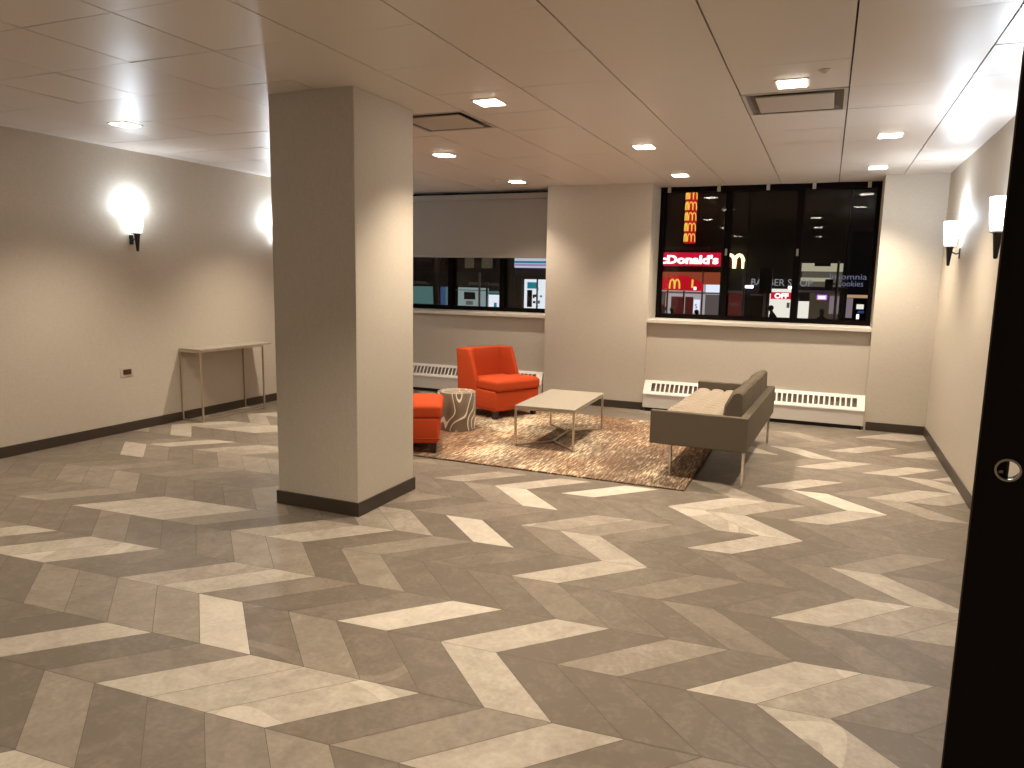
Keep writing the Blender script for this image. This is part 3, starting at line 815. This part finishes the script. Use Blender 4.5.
# tufted seat pad
bm = bmesh.new()
x0, x1, y0, y1 = -hx_ + .006, hx_ - th - .004, -hy_ + th + .003, hy_ - th - .003
NX, NY, sub = 5, 14, 6
gx, gy = NX * sub, NY * sub
grid = []
for a in range(gx + 1):
    row = []
    for b in range(gy + 1):
        u = abs(math.sin(math.pi * a / sub)) ** .4; w = abs(math.sin(math.pi * b / sub)) ** .4
        edge = min(1, min(a, gx - a, b, gy - b) / 1.0)
        z = .468 + .030 * (u * w) - (.014 if edge < 1 else 0)
        row.append(bm.verts.new((x0 + (x1 - x0) * a / gx, y0 + (y1 - y0) * b / gy, z)))
    grid.append(row)
for a in range(gx):
    for b in range(gy):
        f = bm.faces.new((grid[a][b], grid[a + 1][b], grid[a + 1][b + 1], grid[a][b + 1])); f.smooth = True
rim = [grid[a][0] for a in range(gx + 1)] + [grid[gx][b] for b in range(1, gy + 1)] + [grid[a][gy] for a in range(gx - 1, -1, -1)] + [grid[0][b] for b in range(gy - 1, 0, -1)]
low = [bm.verts.new((v.co.x, v.co.y, .4105)) for v in rim]
for k in range(len(rim)): bm.faces.new((rim[k], rim[(k + 1) % len(rim)], low[(k + 1) % len(rim)], low[k]))
bm.faces.new(low)
link('seat_cushion', bm, M['sofa_seat'], e)
# three back bolsters
CL0, CL1 = -hy_ + .245, hy_ - th - .01
cl = (CL1 - CL0) / 3
prof = [(.000, .493), (-.020, .52), (-.012, .60), (.030, .675), (.050, .700), (.080, .716), (.118, .716), (.134, .700), (.136, .60), (.136, .493)]
for k in range(3):
    bm = bmesh.new()
    n = 14; rings = []
    ya, yb_ = CL0 + k * cl + .002, CL0 + (k + 1) * cl - .002
    for t_ in range(n + 1):
        u = t_ / n; y = ya + (yb_ - ya) * u
        s = min(u, 1 - u) * (yb_ - ya)
        sh = 0.012 * max(0, 1 - s / .02)
        bul = .014 * math.sin(math.pi * u)
        rings.append([bm.verts.new((hx_ - th - .142 + px_ + (sh if px_ < .05 else -sh if px_ > .1 else 0) - (bul if px_ < .05 else 0), y, pz - (sh if pz > .55 else 0) + (bul if pz > .65 else 0))) for px_, pz in prof])
    for a, b in zip(rings, rings[1:]):
        for q in range(len(prof)):
            f = bm.faces.new((a[q], a[(q + 1) % len(prof)], b[(q + 1) % len(prof)], b[q])); f.smooth = True
    bm.faces.new(rings[0]); bm.faces.new(list(reversed(rings[-1])))
    link('back_cushion', bm, M['sofa'], e, smooth='auto')
for lx, ly, rug in ((-.225, -.84, 1), (hx_ - .030, -.875, 0), (-.225, .84, 1), (hx_ - .030, .875, 0)):
    link('leg', B((lx - .009, lx + .009, ly - .016, ly + .016, RUGZ if rug else 0, zb)), M['chrome'], e, bev=.001, seg=1)

# ================================================================ the street outside (night)
ZG = -1.30
M['asphalt'] = plain('asphalt', (.02, .02, .022, 1), .7, noise=.3, scale=8)
M['pave'] = plain('sidewalk concrete', (.10, .095, .09, 1), .8, noise=.2, scale=4)
M['brick_dark'] = plain('dark brick', (.020, .013, .010, 1), .9, noise=.3, scale=6)
M['stone_dark'] = plain('dark stone facade', (.035, .028, .024, 1), .8, noise=.3, scale=3)
M['navy'] = plain('navy fascia', (.006, .007, .020, 1), .6)
M['night_glass'] = plain('unlit window', (.03, .016, .010, 1), .15)
M['pole'] = plain('painted pole', (.45, .42, .48, 1), .5)
M['mull'] = plain('pale mullion', (.30, .28, .27, 1), .4)
M['sil'] = plain('dark silhouette', (.012, .011, .014, 1), .9)  # people dark all over: their backlit shade is put into the colour
M['skin'] = plain('skin', (.30, .17, .11, 1), .6)
M['car'] = plain('dark maroon car paint', (.05, .018, .014, 1), .3)
G = lambda n, c, s: M.__setitem__(n, glow(n, c, s))  # shop interiors, doors and awning carry their light as glow in the colour
G('g_red', (0.85, .010, .055, 1), .75); G('g_redaw', (0.72, .008, .022, 1), .75); G('g_white', (1, .93, .90, 1), 2.2)
G('g_yellow', (1, .62, .08, 1), 1.1); G('g_lime', (1.0, 1.0, .45, 1), 2.4); G('g_orange_in', (.62, .12, .05, 1), .45)
G('g_store', (.75, .70, .72, 1), .55); G('g_bluewhite', (.80, .84, 1, 1), 1.2); G('g_grey', (.30, .24, .24, 1), .35)
G('g_maroon', (.22, .035, .03, 1), .35); G('g_cream', (.72, .66, .45, 1), .62); G('g_dimcream', (.42, .38, .30, 1), .22)
G('g_room', (1, .97, .86, 1), 1.0); G('g_letter', (.75, .78, .85, 1), .35); G('g_letter_dim', (.50, .54, .78, 1), .33)
G('g_purple', (.50, .16, 1, 1), 2.0); G('g_pinkroom', (.75, .60, .66, 1), .30); G('g_teal', (.30, .66, .66, 1), .22)
G('g_tealwhite', (.62, .85, .85, 1), .36); G('g_blue', (.12, .25, .75, 1), .25); G('g_bright', (.86, .93, 1, 1), 1.05)
G('g_stripe_w', (.80, .78, 1, 1), .75); G('g_stripe_t', (.02, .34, .42, 1), .65); G('g_stripe_v', (.48, .32, .70, 1), .7)
G('g_dimtext', (.5, .5, .5, 1), .085); G('g_warm', (1, .62, .36, 1), .5); G('g_flood', (.92, .92, 1, 1), 7.0); G('g_cyan', (.1, .7, .8, 1), .6)
G('g_tan', (.52, .40, .26, 1), .10)

o = link('road', B((-45, 25, 13.0, 29.5, ZG - .35, ZG - .15)), M['asphalt'], kind='structure')
o = link('sidewalk', B((-45, 25, 29.5, 34.0, ZG - .35, ZG)), M['pave'], kind='structure')

YF = 34.0
def facade(name, x0, x1, z1, mat, label, cat='building', opens=()):
    """front wall with real openings; opens = list of (x0,x1,z0,z1)"""
    e = empty(name, (x0, YF, ZG), 0, label, cat)
    bm = bmesh.new()
    xs = sorted({x0, x1} | {v for o_ in opens for v in o_[:2]}); zs = sorted({ZG, z1} | {v for o_ in opens for v in o_[2:]})
    for a, b in zip(xs, xs[1:]):
        run = None
        for c, d in zip(zs, zs[1:]):
            mx, mz = (a + b) / 2, (c + d) / 2
            if any(o_[0] < mx < o_[1] and o_[2] < mz < o_[3] for o_ in opens): continue
            box(bm, a - x0, b - x0, 0, .12, c - ZG, d - ZG)
    box(bm, 0, x1 - x0, 3.0, 3.3, 0, z1 - ZG); box(bm, 0, x1 - x0, .12, 3.0, z1 - ZG - .3, z1 - ZG)
    box(bm, 0, .05, .12, 3.0, 0, z1 - ZG - .3); box(bm, x1 - x0 - .05, x1 - x0, .12, 3.0, 0, z1 - ZG - .3)
    link('wall', bm, mat, e)
    e['x0'] = x0
    return e
def FP(e, name, x0, x1, z0, z1, mat, dy0=-.05, dy1=.0, **k):
    return link(name, B((x0 - e['x0'], x1 - e['x0'], dy0, dy1, z0 - ZG, z1 - ZG)), mat, e, **k)
def FT(e, name, s, x, z, size, mat, width=None, dy=-.07, **k):
    return text(name, s, x - e['x0'], dy, z - ZG, size, mat, e, width=width, **k)

def arch_m(bm, cx, z0, w, h, r, y=0.0):
    """two joined rounded arches"""
    for s in (-1, 1):
        pts = []
        for k in range(13):
            a = math.pi * k / 12
            pts.append((cx + s * w / 4 - math.cos(a) * w / 4, y, z0 + h * math.sin(a) ** .62))
        tube(bm, pts, r, 6)

# --- burger restaurant
A = facade('restaurant_front', -8.9, -4.40, 7.0, M['brick_dark'], 'restaurant with red lit sign band and red awning across the street', 'building', [(-7.9, -4.45, -.9, 1.98)])
FP(A, 'sign_band', -7.75, -4.47, 2.22, 2.82, M['g_red'], -.22, -.02)
FP(A, 'cornice', -7.75, -5.0, 2.95, 3.08, M['stone_dark'], -.25, 0)
FT(A, 'sign_lettering', "McDonald's", -7.62, 2.335, .50, M['g_white'], width=3.08, dy=-.25, bold=.022)
FP(A, 'ceiling_glow', -7.9, -4.45, 1.40, 1.97, M['g_orange_in'], 1.2, 1.25)
FP(A, 'interior_wall', -7.9, -5.25, -.9, 1.40, M['g_store'], 1.3, 1.35)
FP(A, 'bright_counter', -5.22, -4.45, .95, 1.40, M['g_bluewhite'], 1.1, 1.2)
FP(A, 'dark_counter', -5.22, -4.45, -.9, .95, M['g_grey'], 1.1, 1.2)
FP(A, 'red_interior_panel', -7.12, -6.90, -.2, .98, M['g_maroon'], .2, .24)
FP(A, 'menu_panel', -7.06, -6.94, .45, .95, M['g_dimcream'], .17, .2)
for x0, x1 in ((-6.62, -6.08), (-5.98, -5.62)):
    f = FP(A, 'door_panel', x0, x1, -.6, .83, M['g_maroon'], .15, .20)
FP(A, 'mullion', -5.24, -5.18, -.9, 1.98, M['mull'], -.02, .1); FP(A, 'mullion', -6.06, -6.0, -.9, 1.10, M['mull'], -.02, .1)
FP(A, 'mullion', -6.82, -6.75, -.9, 1.10, M['mull'], -.02, .1)
FP(A, 'poster', -5.56, -5.28, .12, .72, M['g_bluewhite'], -.02, .0)
FT(A, 'poster_lettering', '5', -5.50, .32, .28, M['black'], dy=-.03)
FP(A, 'transom_bar', -7.9, -4.45, .98, 1.06, M['g_dimcream'], .05, .12)
# awning: half-round valance with logo
bm = bmesh.new()
n = 16; ax0, ax1, az0, az1 = -7.30, -5.17, 1.12, 1.76
F1, F2 = [], []
for k in range(n + 1):
    u = k / n; x = ax0 + (ax1 - ax0) * u; z = az0 + .26 + (az1 - az0 - .26) * math.sin(math.pi * u) ** .8
    F1.append((x, z))
front = [bm.verts.new((x - A['x0'], -.85, z - ZG)) for x, z in F1] + [bm.verts.new((ax1 - A['x0'], -.85, az0 - ZG)), bm.verts.new((ax0 - A['x0'], -.85, az0 - ZG))]
back = [bm.verts.new((x - A['x0'], -.05, z + .04 - ZG)) for x, z in F1] + [bm.verts.new((ax1 - A['x0'], -.05, az0 - ZG)), bm.verts.new((ax0 - A['x0'], -.05, az0 - ZG))]
bm.faces.new(front); bm.faces.new(list(reversed(back)))
for k in range(len(front)): bm.faces.new((front[k], front[(k + 1) % len(front)], back[(k + 1) % len(front)], back[k]))
aw = link('awning', bm, M['g_redaw'], A)
bm = bmesh.new(); arch_m(bm, -6.30 - A['x0'], 1.20 - ZG, .44, .40, .038, -.90); link('arches_emblem', bm, M['g_yellow'], aw)
bm = bmesh.new(); box(bm, -5.56 - A['x0'], -5.48 - A['x0'], -.90, -.86, 1.25 - ZG, 1.62 - ZG); link('yellow_mark', bm, M['g_yellow'], aw)
link('white_mark', B((-5.45 - A['x0'], -5.34 - A['x0'], -.90, -.86, 1.16 - ZG, 1.30 - ZG)), M['g_white'], aw)
# tall blade sign of stacked arches
S = empty('blade_sign', (-5.77, 33.2, 3.2), 0, 'tall red vertical sign with stacked yellow arches above the restaurant', 'sign')
bm = bmesh.new(); prism(bm, [(-.24, -.02), (-.07, -.16), (.24, .10), (.07, .30)], .0, 2.33); link('sign_box', bm, M['g_redaw'], S)
link('wall_bracket', B((-.04, .04, .25, .72, .3, .38)), M['black'], S); link('wall_bracket', B((-.04, .04, .25, .72, 1.9, 1.98)), M['black'], S)
for k in range(5):
    z = .07 + k * .455
    for name, (px, py), (qx, qy), in (('arches_emblem', (-.23, -.05), (-.09, -.165)), ('arches_emblem', (-.055, -.170), (.225, .068))):
        bm = bmesh.new()
        for s in range(2):
            pts = []
            for t_ in range(9):
                a = math.pi * t_ / 8; u = (s + .5 - .5 * math.cos(a)) / 2
                pts.append((px + (qx - px) * u, py + (qy - py) * u, z + .34 * math.sin(a) ** .6))
            tube(bm, pts, .022, 6)
        link(name, bm, M['g_yellow'], S)

# --- dark bay with big yellow arches and poster
Bd = facade('arches_bay', -4.37, -3.36, 7.0, M['stone_dark'], 'narrow dark shop bay with large yellow arches and a maroon poster', 'building', [(-4.15, -3.42, -.7, 1.16)])
FP(Bd, 'sign_panel', -4.30, -3.45, 2.18, 2.74, M['g_maroon'], -.10, 0)
bm = bmesh.new(); arch_m(bm, -3.86 - Bd['x0'], 2.14 - ZG, .78, .58, .080, -.18); link('arches_emblem', bm, M['g_lime'], Bd)
FP(Bd, 'poster', -4.05, -3.45, -.4, 1.05, M['g_maroon'], .10, .14)
FT(Bd, 'poster_lettering', 'OPEN', -3.98, .50, .16, M['g_dimcream'], dy=.08)
FP(Bd, 'metal_frame', -4.15, -3.42, 1.06, 1.16, M['mull'], .0, .1); FP(Bd, 'metal_frame', -4.22, -4.12, -.7, 2.1, M['mull'], -.06, .0)
FP(Bd, 'neon_tube', -4.25, -4.215, .55, 1.25, M['g_cyan'], -.12, -.08)

# --- barber
C3 = facade('barber_front', -3.33, -1.22, 7.0, M['brick_dark'], 'dark barber shop front with pale lettering and a white lit window', 'building', [(-2.36, -1.40, -.8, 1.30)])
FT(C3, 'sign_lettering', 'BARBER SHOP', -3.10, 1.42, .42, M['g_letter'], width=2.50, dy=-.10)
FP(C3, 'lit_interior', -2.36, -1.40, -.8, 1.28, M['g_room'], .9, 1.0)
sgn = FP(C3, 'red_sign', -2.28, -1.44, .84, 1.14, M['g_red'], .30, .36)
FT(C3, 'sign_lettering', 'OFF', -2.12, .88, .30, M['g_white'], width=.58, dy=.26, bold=.01)
FP(C3, 'framed_notice', -1.62, -1.50, .45, .68, M['g_dimcream'], .86, .89)
FP(C3, 'side_window', -3.08, -2.46, -.8, .98, M['night_glass'], -.03, .0)
FP(C3, 'window_rail', -3.10, -2.45, .98, 1.02, M['mull'], -.05, .0)
for x, w in ((-3.16, 'left'), (-1.45, 'right')):
    e2 = empty('flood_light', (x, YF - .35, 1.36), 0, 'bright white flood light on the shop fronts, %s of the barber lettering' % w, 'street light', 'shop flood lights')
    link('lamp_head', B((-.17 if w == 'left' else -.10, .17 if w == 'left' else .10, -.06, .0, -.06, .05)), M['g_flood'], e2, bev=.01)
    link('arm', B((-.015, .015, 0, .34, -.02, .02)), M['black'], e2)

# --- glass building with lit ceilings
D4 = facade('office_front', -1.19, .62, 7.0, M['stone_dark'], 'glass office front with pale lit ceilings above a purple sign', 'building', [(-1.85 + .70, .56, 1.40, 2.46), (-1.15, .50, -.8, 1.15)])
FP(D4, 'lit_ceiling', -1.13, .56, 2.08, 2.44, M['g_cream'], 1.4, 1.5)
FP(D4, 'dim_wall', -1.13, .56, 1.40, 2.08, M['g_dimcream'], 2.4, 2.5)
FP(D4, 'lit_beam', -1.13, .12, 1.64, 1.80, M['g_cream'], 1.2, 1.3)
FP(D4, 'duct', -.60, .05, 2.30, 2.44, M['stone_dark'], .9, 1.1)
FP(D4, 'lit_room', -1.15, -.70, -.8, .76, M['g_room'], .9, 1.0)
FP(D4, 'back_wall', -.70, .50, -.8, 1.15, M['g_tan'], 1.1, 1.2)
FP(D4, 'pink_display', .12, .50, .25, 1.03, M['g_pinkroom'], .8, .9)
FP(D4, 'ledge', -1.15, .50, 1.16, 1.26, M['mull'], -.05, .05)
# lower lit slice seen left of the mullion
D5 = empty('purple_sign', (-.19, 33.3, .98), 0, 'glowing purple and white sign hanging at the office front', 'sign')
link('tube_panel', B((-.19, .19, -.04, .0, -.10, .10)), M['g_purple'], D5, bev=.03, seg=3)
link('white_core', B((-.13, .13, -.06, -.041, -.05, .05)), M['g_white'], D5, bev=.01)
link('hanger', B((-.01, .01, -.02, .0, .10, .45), (-.01, .01, -.02, .74, .43, .45)), M['black'], D5)

# --- bakery shop
E5 = facade('bakery_front', .65, 4.4, 7.0, M['navy'], 'navy shop front with dim two line lettering at the right', 'building', [(.78, 2.0, -.9, 1.14)])
FT(E5, 'sign_lettering', 'Insomnia', .05, 1.745, .34, M['g_letter_dim'], width=1.42, dy=-.08)
FT(E5, 'sign_lettering', 'Cookies', .33, 1.46, .34, M['g_letter_dim'], width=1.02, dy=-.08)
FP(E5, 'warm_shelf', .80, 1.95, .97, 1.10, M['g_warm'], .8, .9)
FP(E5, 'pink_display', .78, 1.05, .1, .95, M['g_pinkroom'], .9, 1.0)
FP(E5, 'white_lamp', 1.20, 1.48, .50, .70, M['g_room'], .7, .8)
FP(E5, 'blue_screen', 1.26, 1.50, .33, .43, M['g_blue'], .6, .65)
FP(E5, 'counter_lamp', 1.22, 1.32, .08, .28, M['g_white'], .5, .6)

# --- infill between the two window views
F6 = facade('plain_front', -12.3, -8.95, 7.0, M['brick_dark'], 'unlit plain brick building between the restaurant and the drugstore', 'building', [])
FP(F6, 'door_recess', -11.0, -10.0, ZG, 1.0, M['night_glass'], -.04, 0)

# --- drugstore
G7 = facade('drugstore_front', -15.2, -12.35, 7.0, M['stone_dark'], 'brown shop front with striped white and teal lit sign', 'building', [(-14.05, -12.6, -.6, 1.50)])
sb = FP(G7, 'sign_band', -14.36, -12.5, 2.04, 2.52, M['g_stripe_w'], -.30, 0)
FP(G7, 'teal_stripe', -14.36, -12.5, 2.26, 2.37, M['g_stripe_t'], -.33, -.30)
FP(G7, 'violet_stripe', -14.36, -12.5, 2.13, 2.22, M['g_stripe_v'], -.33, -.30)
FP(G7, 'lit_interior', -14.05, -12.6, -.6, 1.48, M['g_bright'], .30, .35)
FP(G7, 'mullion', -13.28, -13.22, -.6, 1.48, M['black'], .0, .08)
FP(G7, 'teal_poster', -13.85, -13.35, 1.02, 1.34, M['g_stripe_t'], .20, .24)
FP(G7, 'shelf', -13.85, -13.60, .10, .95, M['sil'], .20, .26)
prg = random.Random(4)
for k in range(9):
    x = -13.55 + prg.random() * .9; z = .0 + prg.random() * 1.0
    FP(G7, 'stocked_goods', x, x + .07 + prg.random() * .1, z, z + .08 + prg.random() * .1, M[prg.choice(('sil', 'g_maroon', 'g_teal', 'sil'))], .15 + k * .012, .158 + k * .012)
FP(G7, 'wall_box', -14.76, -14.36, 1.68, 2.06, M['black'], -.14, 0)
FP(G7, 'slit_window', -14.64, -14.46, .35, 1.60, M['black'], -.03, 0)
FP(G7, 'wall_lamp', -14.68, -14.56, 1.58, 1.62, M['g_tan'], -.05, 0)

# --- slimming centre
H8 = facade('salon_front', -26.0, -15.23, 7.0, M['brick_dark'], 'dark shop front with pale teal lit windows seen below the shade', 'building',
            [(-20.9, -19.10, -1.1, 1.0), (-18.85, -18.25, -1.1, 1.0), (-17.80, -15.28, -1.1, 1.0)])
FP(H8, 'fascia', -24, -15.23, 1.02, 1.80, M['black'], -.12, 0)
FT(H8, 'sign_lettering', 'JENNY CRAIG', -16.98, 1.12, .22, M['g_dimtext'], width=1.72, dy=-.15)
FT(H8, 'sign_lettering', 'JENNY CRAIG', -21.15, 1.12, .22, M['g_dimtext'], width=1.72, dy=-.15)
FP(H8, 'lit_interior', -20.9, -19.10, -1.1, 1.0, M['g_teal'], .30, .35)
FP(H8, 'blue_column', -18.80, -18.55, -1.1, 1.0, M['g_blue'], .22, .28); FP(H8, 'lit_interior', -18.55, -18.25, -1.1, 1.0, M['g_teal'], .30, .35)
FP(H8, 'lit_interior', -17.80, -16.05, -1.1, .99, M['g_tealwhite'], .30, .35)
FP(H8, 'window_rail', -17.80, -16.05, .84, .88, M['mull'], .0, .05)
scn = FP(H8, 'screen', -17.42, -16.78, .38, .76, M['black'], .24, .28)
FP(H8, 'desk', -17.30, -16.90, .10, .30, M['g_dimcream'], .22, .25)
FP(H8, 'dark_jamb', -16.04, -15.97, -1.1, 1.0, M['black'], -.02, .1)
FP(H8, 'door_transom', -15.95, -15.30, .72, .84, M['g_teal'], .1, .2)
FP(H8, 'lit_door', -15.93, -15.30, -1.1, .66, M['g_bright'], .1, .2)
FP(H8, 'teal_sticker', -15.62, -15.47, .02, .26, M['g_stripe_t'], .07, .09)
for x in (-20.6, -19.5, -18.9, -16.95, -16.0, -15.35 - .55):
    FP(H8, 'upper_window', x - .30, x + .20, 2.0, 3.2, M['g_tan'] if x > -17.2 else M['night_glass'], -.03, 0)

# --- street furniture
def pole(x, y, top, lab, sig=None, cat='pole'):
    e = empty('street_pole', (x, y, ZG), 0, lab, cat)
    bm = bmesh.new(); lathe(bm, [(.09, -.15), (.09, .35), (.052, .4), (.038, top - ZG)], 0, 0, 12); link('shaft', bm, M['pole'], e, smooth='auto')
    if sig:
        dx, z0, z1, w = sig
        link('signal_arm', B((min(0, dx), max(0, dx), -.02, .02, (z0 + z1) / 2 - ZG, (z0 + z1) / 2 + .04 - ZG)), M['black'], e)
        s = link('signal_head', B((dx - w / 2, dx + w / 2, -.16, .10, z0 - ZG, z1 - ZG)), M['black'], e, bev=.03)
    return e
pole(.27, 26.0, 2.30, 'slim grey street pole carrying a dark traffic signal, right of the purple sign', (-.24, 1.36, 1.70, .24), 'street pole')
pole(-2.61, 26.0, 2.25, 'slim pale street pole in front of the arches bay', None, 'street pole')
pole(-12.55, 26.0, 1.72, 'thin leaning street post in front of the salon window', None, 'street pole')
e = pole(-1.99, 27.0, 2.0, 'dark traffic signal hiding the middle of the barber lettering', (0, 1.18, 2.05, .42), 'traffic signal')
# tree trunk
bm = bmesh.new(); tube(bm, [(0, 0, -.15), (.03, 0, 1.2), (-.03, .02, 2.4), (.06, 0, 3.6)], .11, 10)
for a, b, c in ((.9, .2, 4.8), (-.8, .3, 5.0), (.2, -.5, 5.2)): tube(bm, [(.06, 0, 3.4), (a * .5, b * .5, 4.1), (a, b, c)], .055, 7)
o = link('bare_tree', bm, M['brick_dark'], smooth=True); o.location = (-14.50, 26.0, ZG); tag(o, 'dark bare tree trunk standing between the salon windows', 'tree')

# SUV
e = empty('parked_car', (-11.9, 20.0, ZG - .15), 0, 'dark maroon car roof passing below the left window', 'car')
bm = bmesh.new()
pf = [(-2.35, .45), (-2.38, 1.0), (-2.2, 1.18), (-1.95, 1.30), (-1.35, 1.95), (-.9, 2.06), (.75, 2.05), (1.15, 1.95), (1.75, 1.38), (2.35, 1.22), (2.45, .95), (2.42, .45)]
for s in range(1):
    vA = [bm.verts.new((x, -.92 + (.16 if z > 1.35 else 0), z)) for x, z in pf]; vB = [bm.verts.new((x, .92 - (.16 if z > 1.35 else 0), z)) for x, z in pf]
    bm.faces.new(vA); bm.faces.new(list(reversed(vB)))
    for k in range(len(pf)): bm.faces.new((vA[k], vA[(k + 1) % len(pf)], vB[(k + 1) % len(pf)], vB[k]))
link('car_body', bm, M['car'], e, bev=.05, seg=2, smooth='auto')
link('side_glass', B((-1.3, .95, -.775, -.765, 1.42, 1.86)), M['night_glass'], e)
for wx in (-1.45, 1.45):
    for wy in (-.82, .82):
        bm = bmesh.new(); lathe(bm, [(.34, -.11), (.37, -.08), (.37, .08), (.34, .11)], 0, 0, 22)
        bmesh.ops.rotate(bm, verts=bm.verts, cent=(0, 0, 0), matrix=Matrix.Rotation(R(90), 3, 'X')); bmesh.ops.translate(bm, verts=bm.verts, vec=(wx, wy, .37))
        link('wheel', bm, M['black'], e, smooth='auto')

# people on the far sidewalk
def person(x, y, z, ht, lean, face, label, armup=False):
    e = empty('person', (x, y, z), face, label, 'person', 'people on the far sidewalk')
    k = ht / 1.75
    def P(a, b, c): return (a * k, b * k + lean * max(0, c - .9) * k, c * k)
    J = [P(0, 0, .95), P(0, 0, 1.15), P(0, 0, 1.38), P(0, 0, 1.50), P(0, -.01, 1.58), P(0, -.02, 1.66), P(0, -.01, 1.74),
         P(.10, 0, .88), P(.12, -.03, .48), P(.12, .02, .09), P(.12, -.13, .04),
         P(-.10, 0, .88), P(-.12, .05, .48), P(-.13, .09, .09), P(-.13, -.05, .04),
         P(.17, 0, 1.40), P(.24, .02, 1.12), P(.22, -.10 - (.1 if armup else 0), .90 + (.25 if armup else 0)), P(.22, -.14 - (.12 if armup else 0), .82 + (.33 if armup else 0)),
         P(-.17, 0, 1.40), P(-.24, .02, 1.12), P(-.23, -.06, .88), P(-.23, -.08, .79)]
    E_ = [(0, 1), (1, 2), (2, 3), (3, 4), (4, 5), (5, 6), (0, 7), (7, 8), (8, 9), (9, 10), (0, 11), (11, 12), (12, 13), (13, 14), (2, 15), (15, 16), (16, 17), (17, 18), (2, 19), (19, 20), (20, 21), (21, 22)]
    rad = [.15, .14, .15, .06, .075, .105, .07, .095, .07, .05, .045, .095, .07, .05, .045, .07, .05, .04, .04, .07, .05, .04, .04]
    me = bpy.data.meshes.new('body'); me.from_pydata(J, E_, [])
    ob = bpy.data.objects.new('body_src', me); COL.objects.link(ob)
    md = ob.modifiers.new('s', 'SKIN'); sd = ob.modifiers.new('d', 'SUBSURF'); sd.levels = 1; sd.render_levels = 1
    for v, r_ in zip(me.skin_vertices[0].data, rad): v.radius = (r_ * k, r_ * k)
    me.skin_vertices[0].data[0].use_root = True
    bpy.context.view_layer.update()
    dg = bpy.context.evaluated_depsgraph_get()
    m2 = bpy.data.meshes.new_from_object(ob.evaluated_get(dg)); m2.materials.clear(); m2.materials.append(M['sil'])
    bpy.data.objects.remove(ob)
    b_ = bpy.data.objects.new('body', m2); COL.objects.link(b_); b_.parent = e
    for p in m2.polygons: p.use_smooth = True
    bm = bmesh.new(); bmesh.ops.create_uvsphere(bm, u_segments=12, v_segments=8, radius=.108 * k)
    c = P(0, .02, 1.69)
    bmesh.ops.translate(bm, verts=bm.verts, vec=c); link('hair', bm, M['black'], e, smooth=True)
    return e
person(-6.42, 31.5, ZG, 1.72, 0, 0, 'dark silhouetted person outside the restaurant doors, leftmost of the walkers')
person(-6.08, 31.8, ZG, 1.68, .05, R(160), 'dark silhouetted person beside the restaurant door mullion')
person(-5.02, 31.6, ZG, 1.62, 0, R(40), 'dark silhouetted person by the white restaurant poster')
person(-1.92, 33.2, ZG, 1.85, -.35, R(-60), 'person leaning forward in front of the white lit barber window', True)
person(-.14, 31.8, ZG, 1.80, 0, R(20), 'dark silhouetted person below the purple sign')

# unseen street lamps, added to light the shop fronts and poles faintly
for x, y, en in ((-15.5, 24.0, 260), (-9.3, 25.0, 260), (3.5, 25.0, 260)):
    e = empty('added_street_lamp', (x, y, ZG), 0, 'tall added street lamp reaching above the window view, at x %s' % {-15.5: 'the salon side', -9.3: 'the middle', 3.5: 'the right end'}[x].replace('at x ', ''), 'street lamp', 'added street lamps')
    bm = bmesh.new(); lathe(bm, [(.10, -.15), (.10, .4), (.06, .45), (.05, 7.6)], 0, 0, 12); tube(bm, [(0, 0, 7.5), (0, .6, 7.8), (0, 1.5, 7.85)], .04); link('pole', bm, M['pole'], e, smooth='auto')
    link('lamp_head', B((-.15, .15, 1.35, 1.9, 7.78, 7.9)), M['pole'], e, bev=.03)
    ld = bpy.data.lights.new('street lamp', 'SPOT'); ld.energy = en; ld.color = (1, .78, .58); ld.spot_size = R(150); ld.shadow_soft_size = .15
    lo = bpy.data.objects.new('added_street_light', ld); COL.objects.link(lo); lo.location = (0, 1.6, 7.7); lo.parent = e

# ---------------------------------------------------------------- world: night sky
w = bpy.data.worlds.new('night'); SC.world = w; w.use_nodes = True
w.node_tree.nodes['Background'].inputs[0].default_value = (.010, .007, .006, 1)
w.node_tree.nodes['Background'].inputs[1].default_value = .3

# ---------------------------------------------------------------- camera
cam = bpy.data.cameras.new('camera'); co = bpy.data.objects.new('camera', cam); COL.objects.link(co)
cam.sensor_width = 36.0; cam.lens = 36 * 728.58 / 1024; cam.clip_start = .05; cam.clip_end = 200
yaw, pit, rol = -.4030, -.1455, .0195
fw = Vector((math.sin(yaw) * math.cos(pit), math.cos(yaw) * math.cos(pit), math.sin(pit)))
rt = Vector((math.cos(yaw), -math.sin(yaw), 0)); up = rt.cross(fw)
r_ = rt * math.cos(rol) + up * math.sin(rol); u_ = -rt * math.sin(rol) + up * math.cos(rol)
mw = Matrix.Identity(4)
for k in range(3): mw[k][0], mw[k][1], mw[k][2] = r_[k], u_[k], -fw[k]
mw[0][3], mw[1][3], mw[2][3] = 0, 0, 1.565
co.matrix_world = mw
SC.camera = co

SC.view_settings.view_transform = 'Standard'; SC.view_settings.look = 'None'
SC.view_settings.gamma = 1.0; SC.view_settings.use_curve_mapping = False
SC.view_settings.exposure = 0.1
SC.cycles.use_denoising = True
SC.cycles.max_bounces = 8; SC.cycles.diffuse_bounces = 5; SC.cycles.transparent_max_bounces = 12
SC.cycles.sample_clamp_indirect = 30.0
SC.cycles.caustics_reflective = False
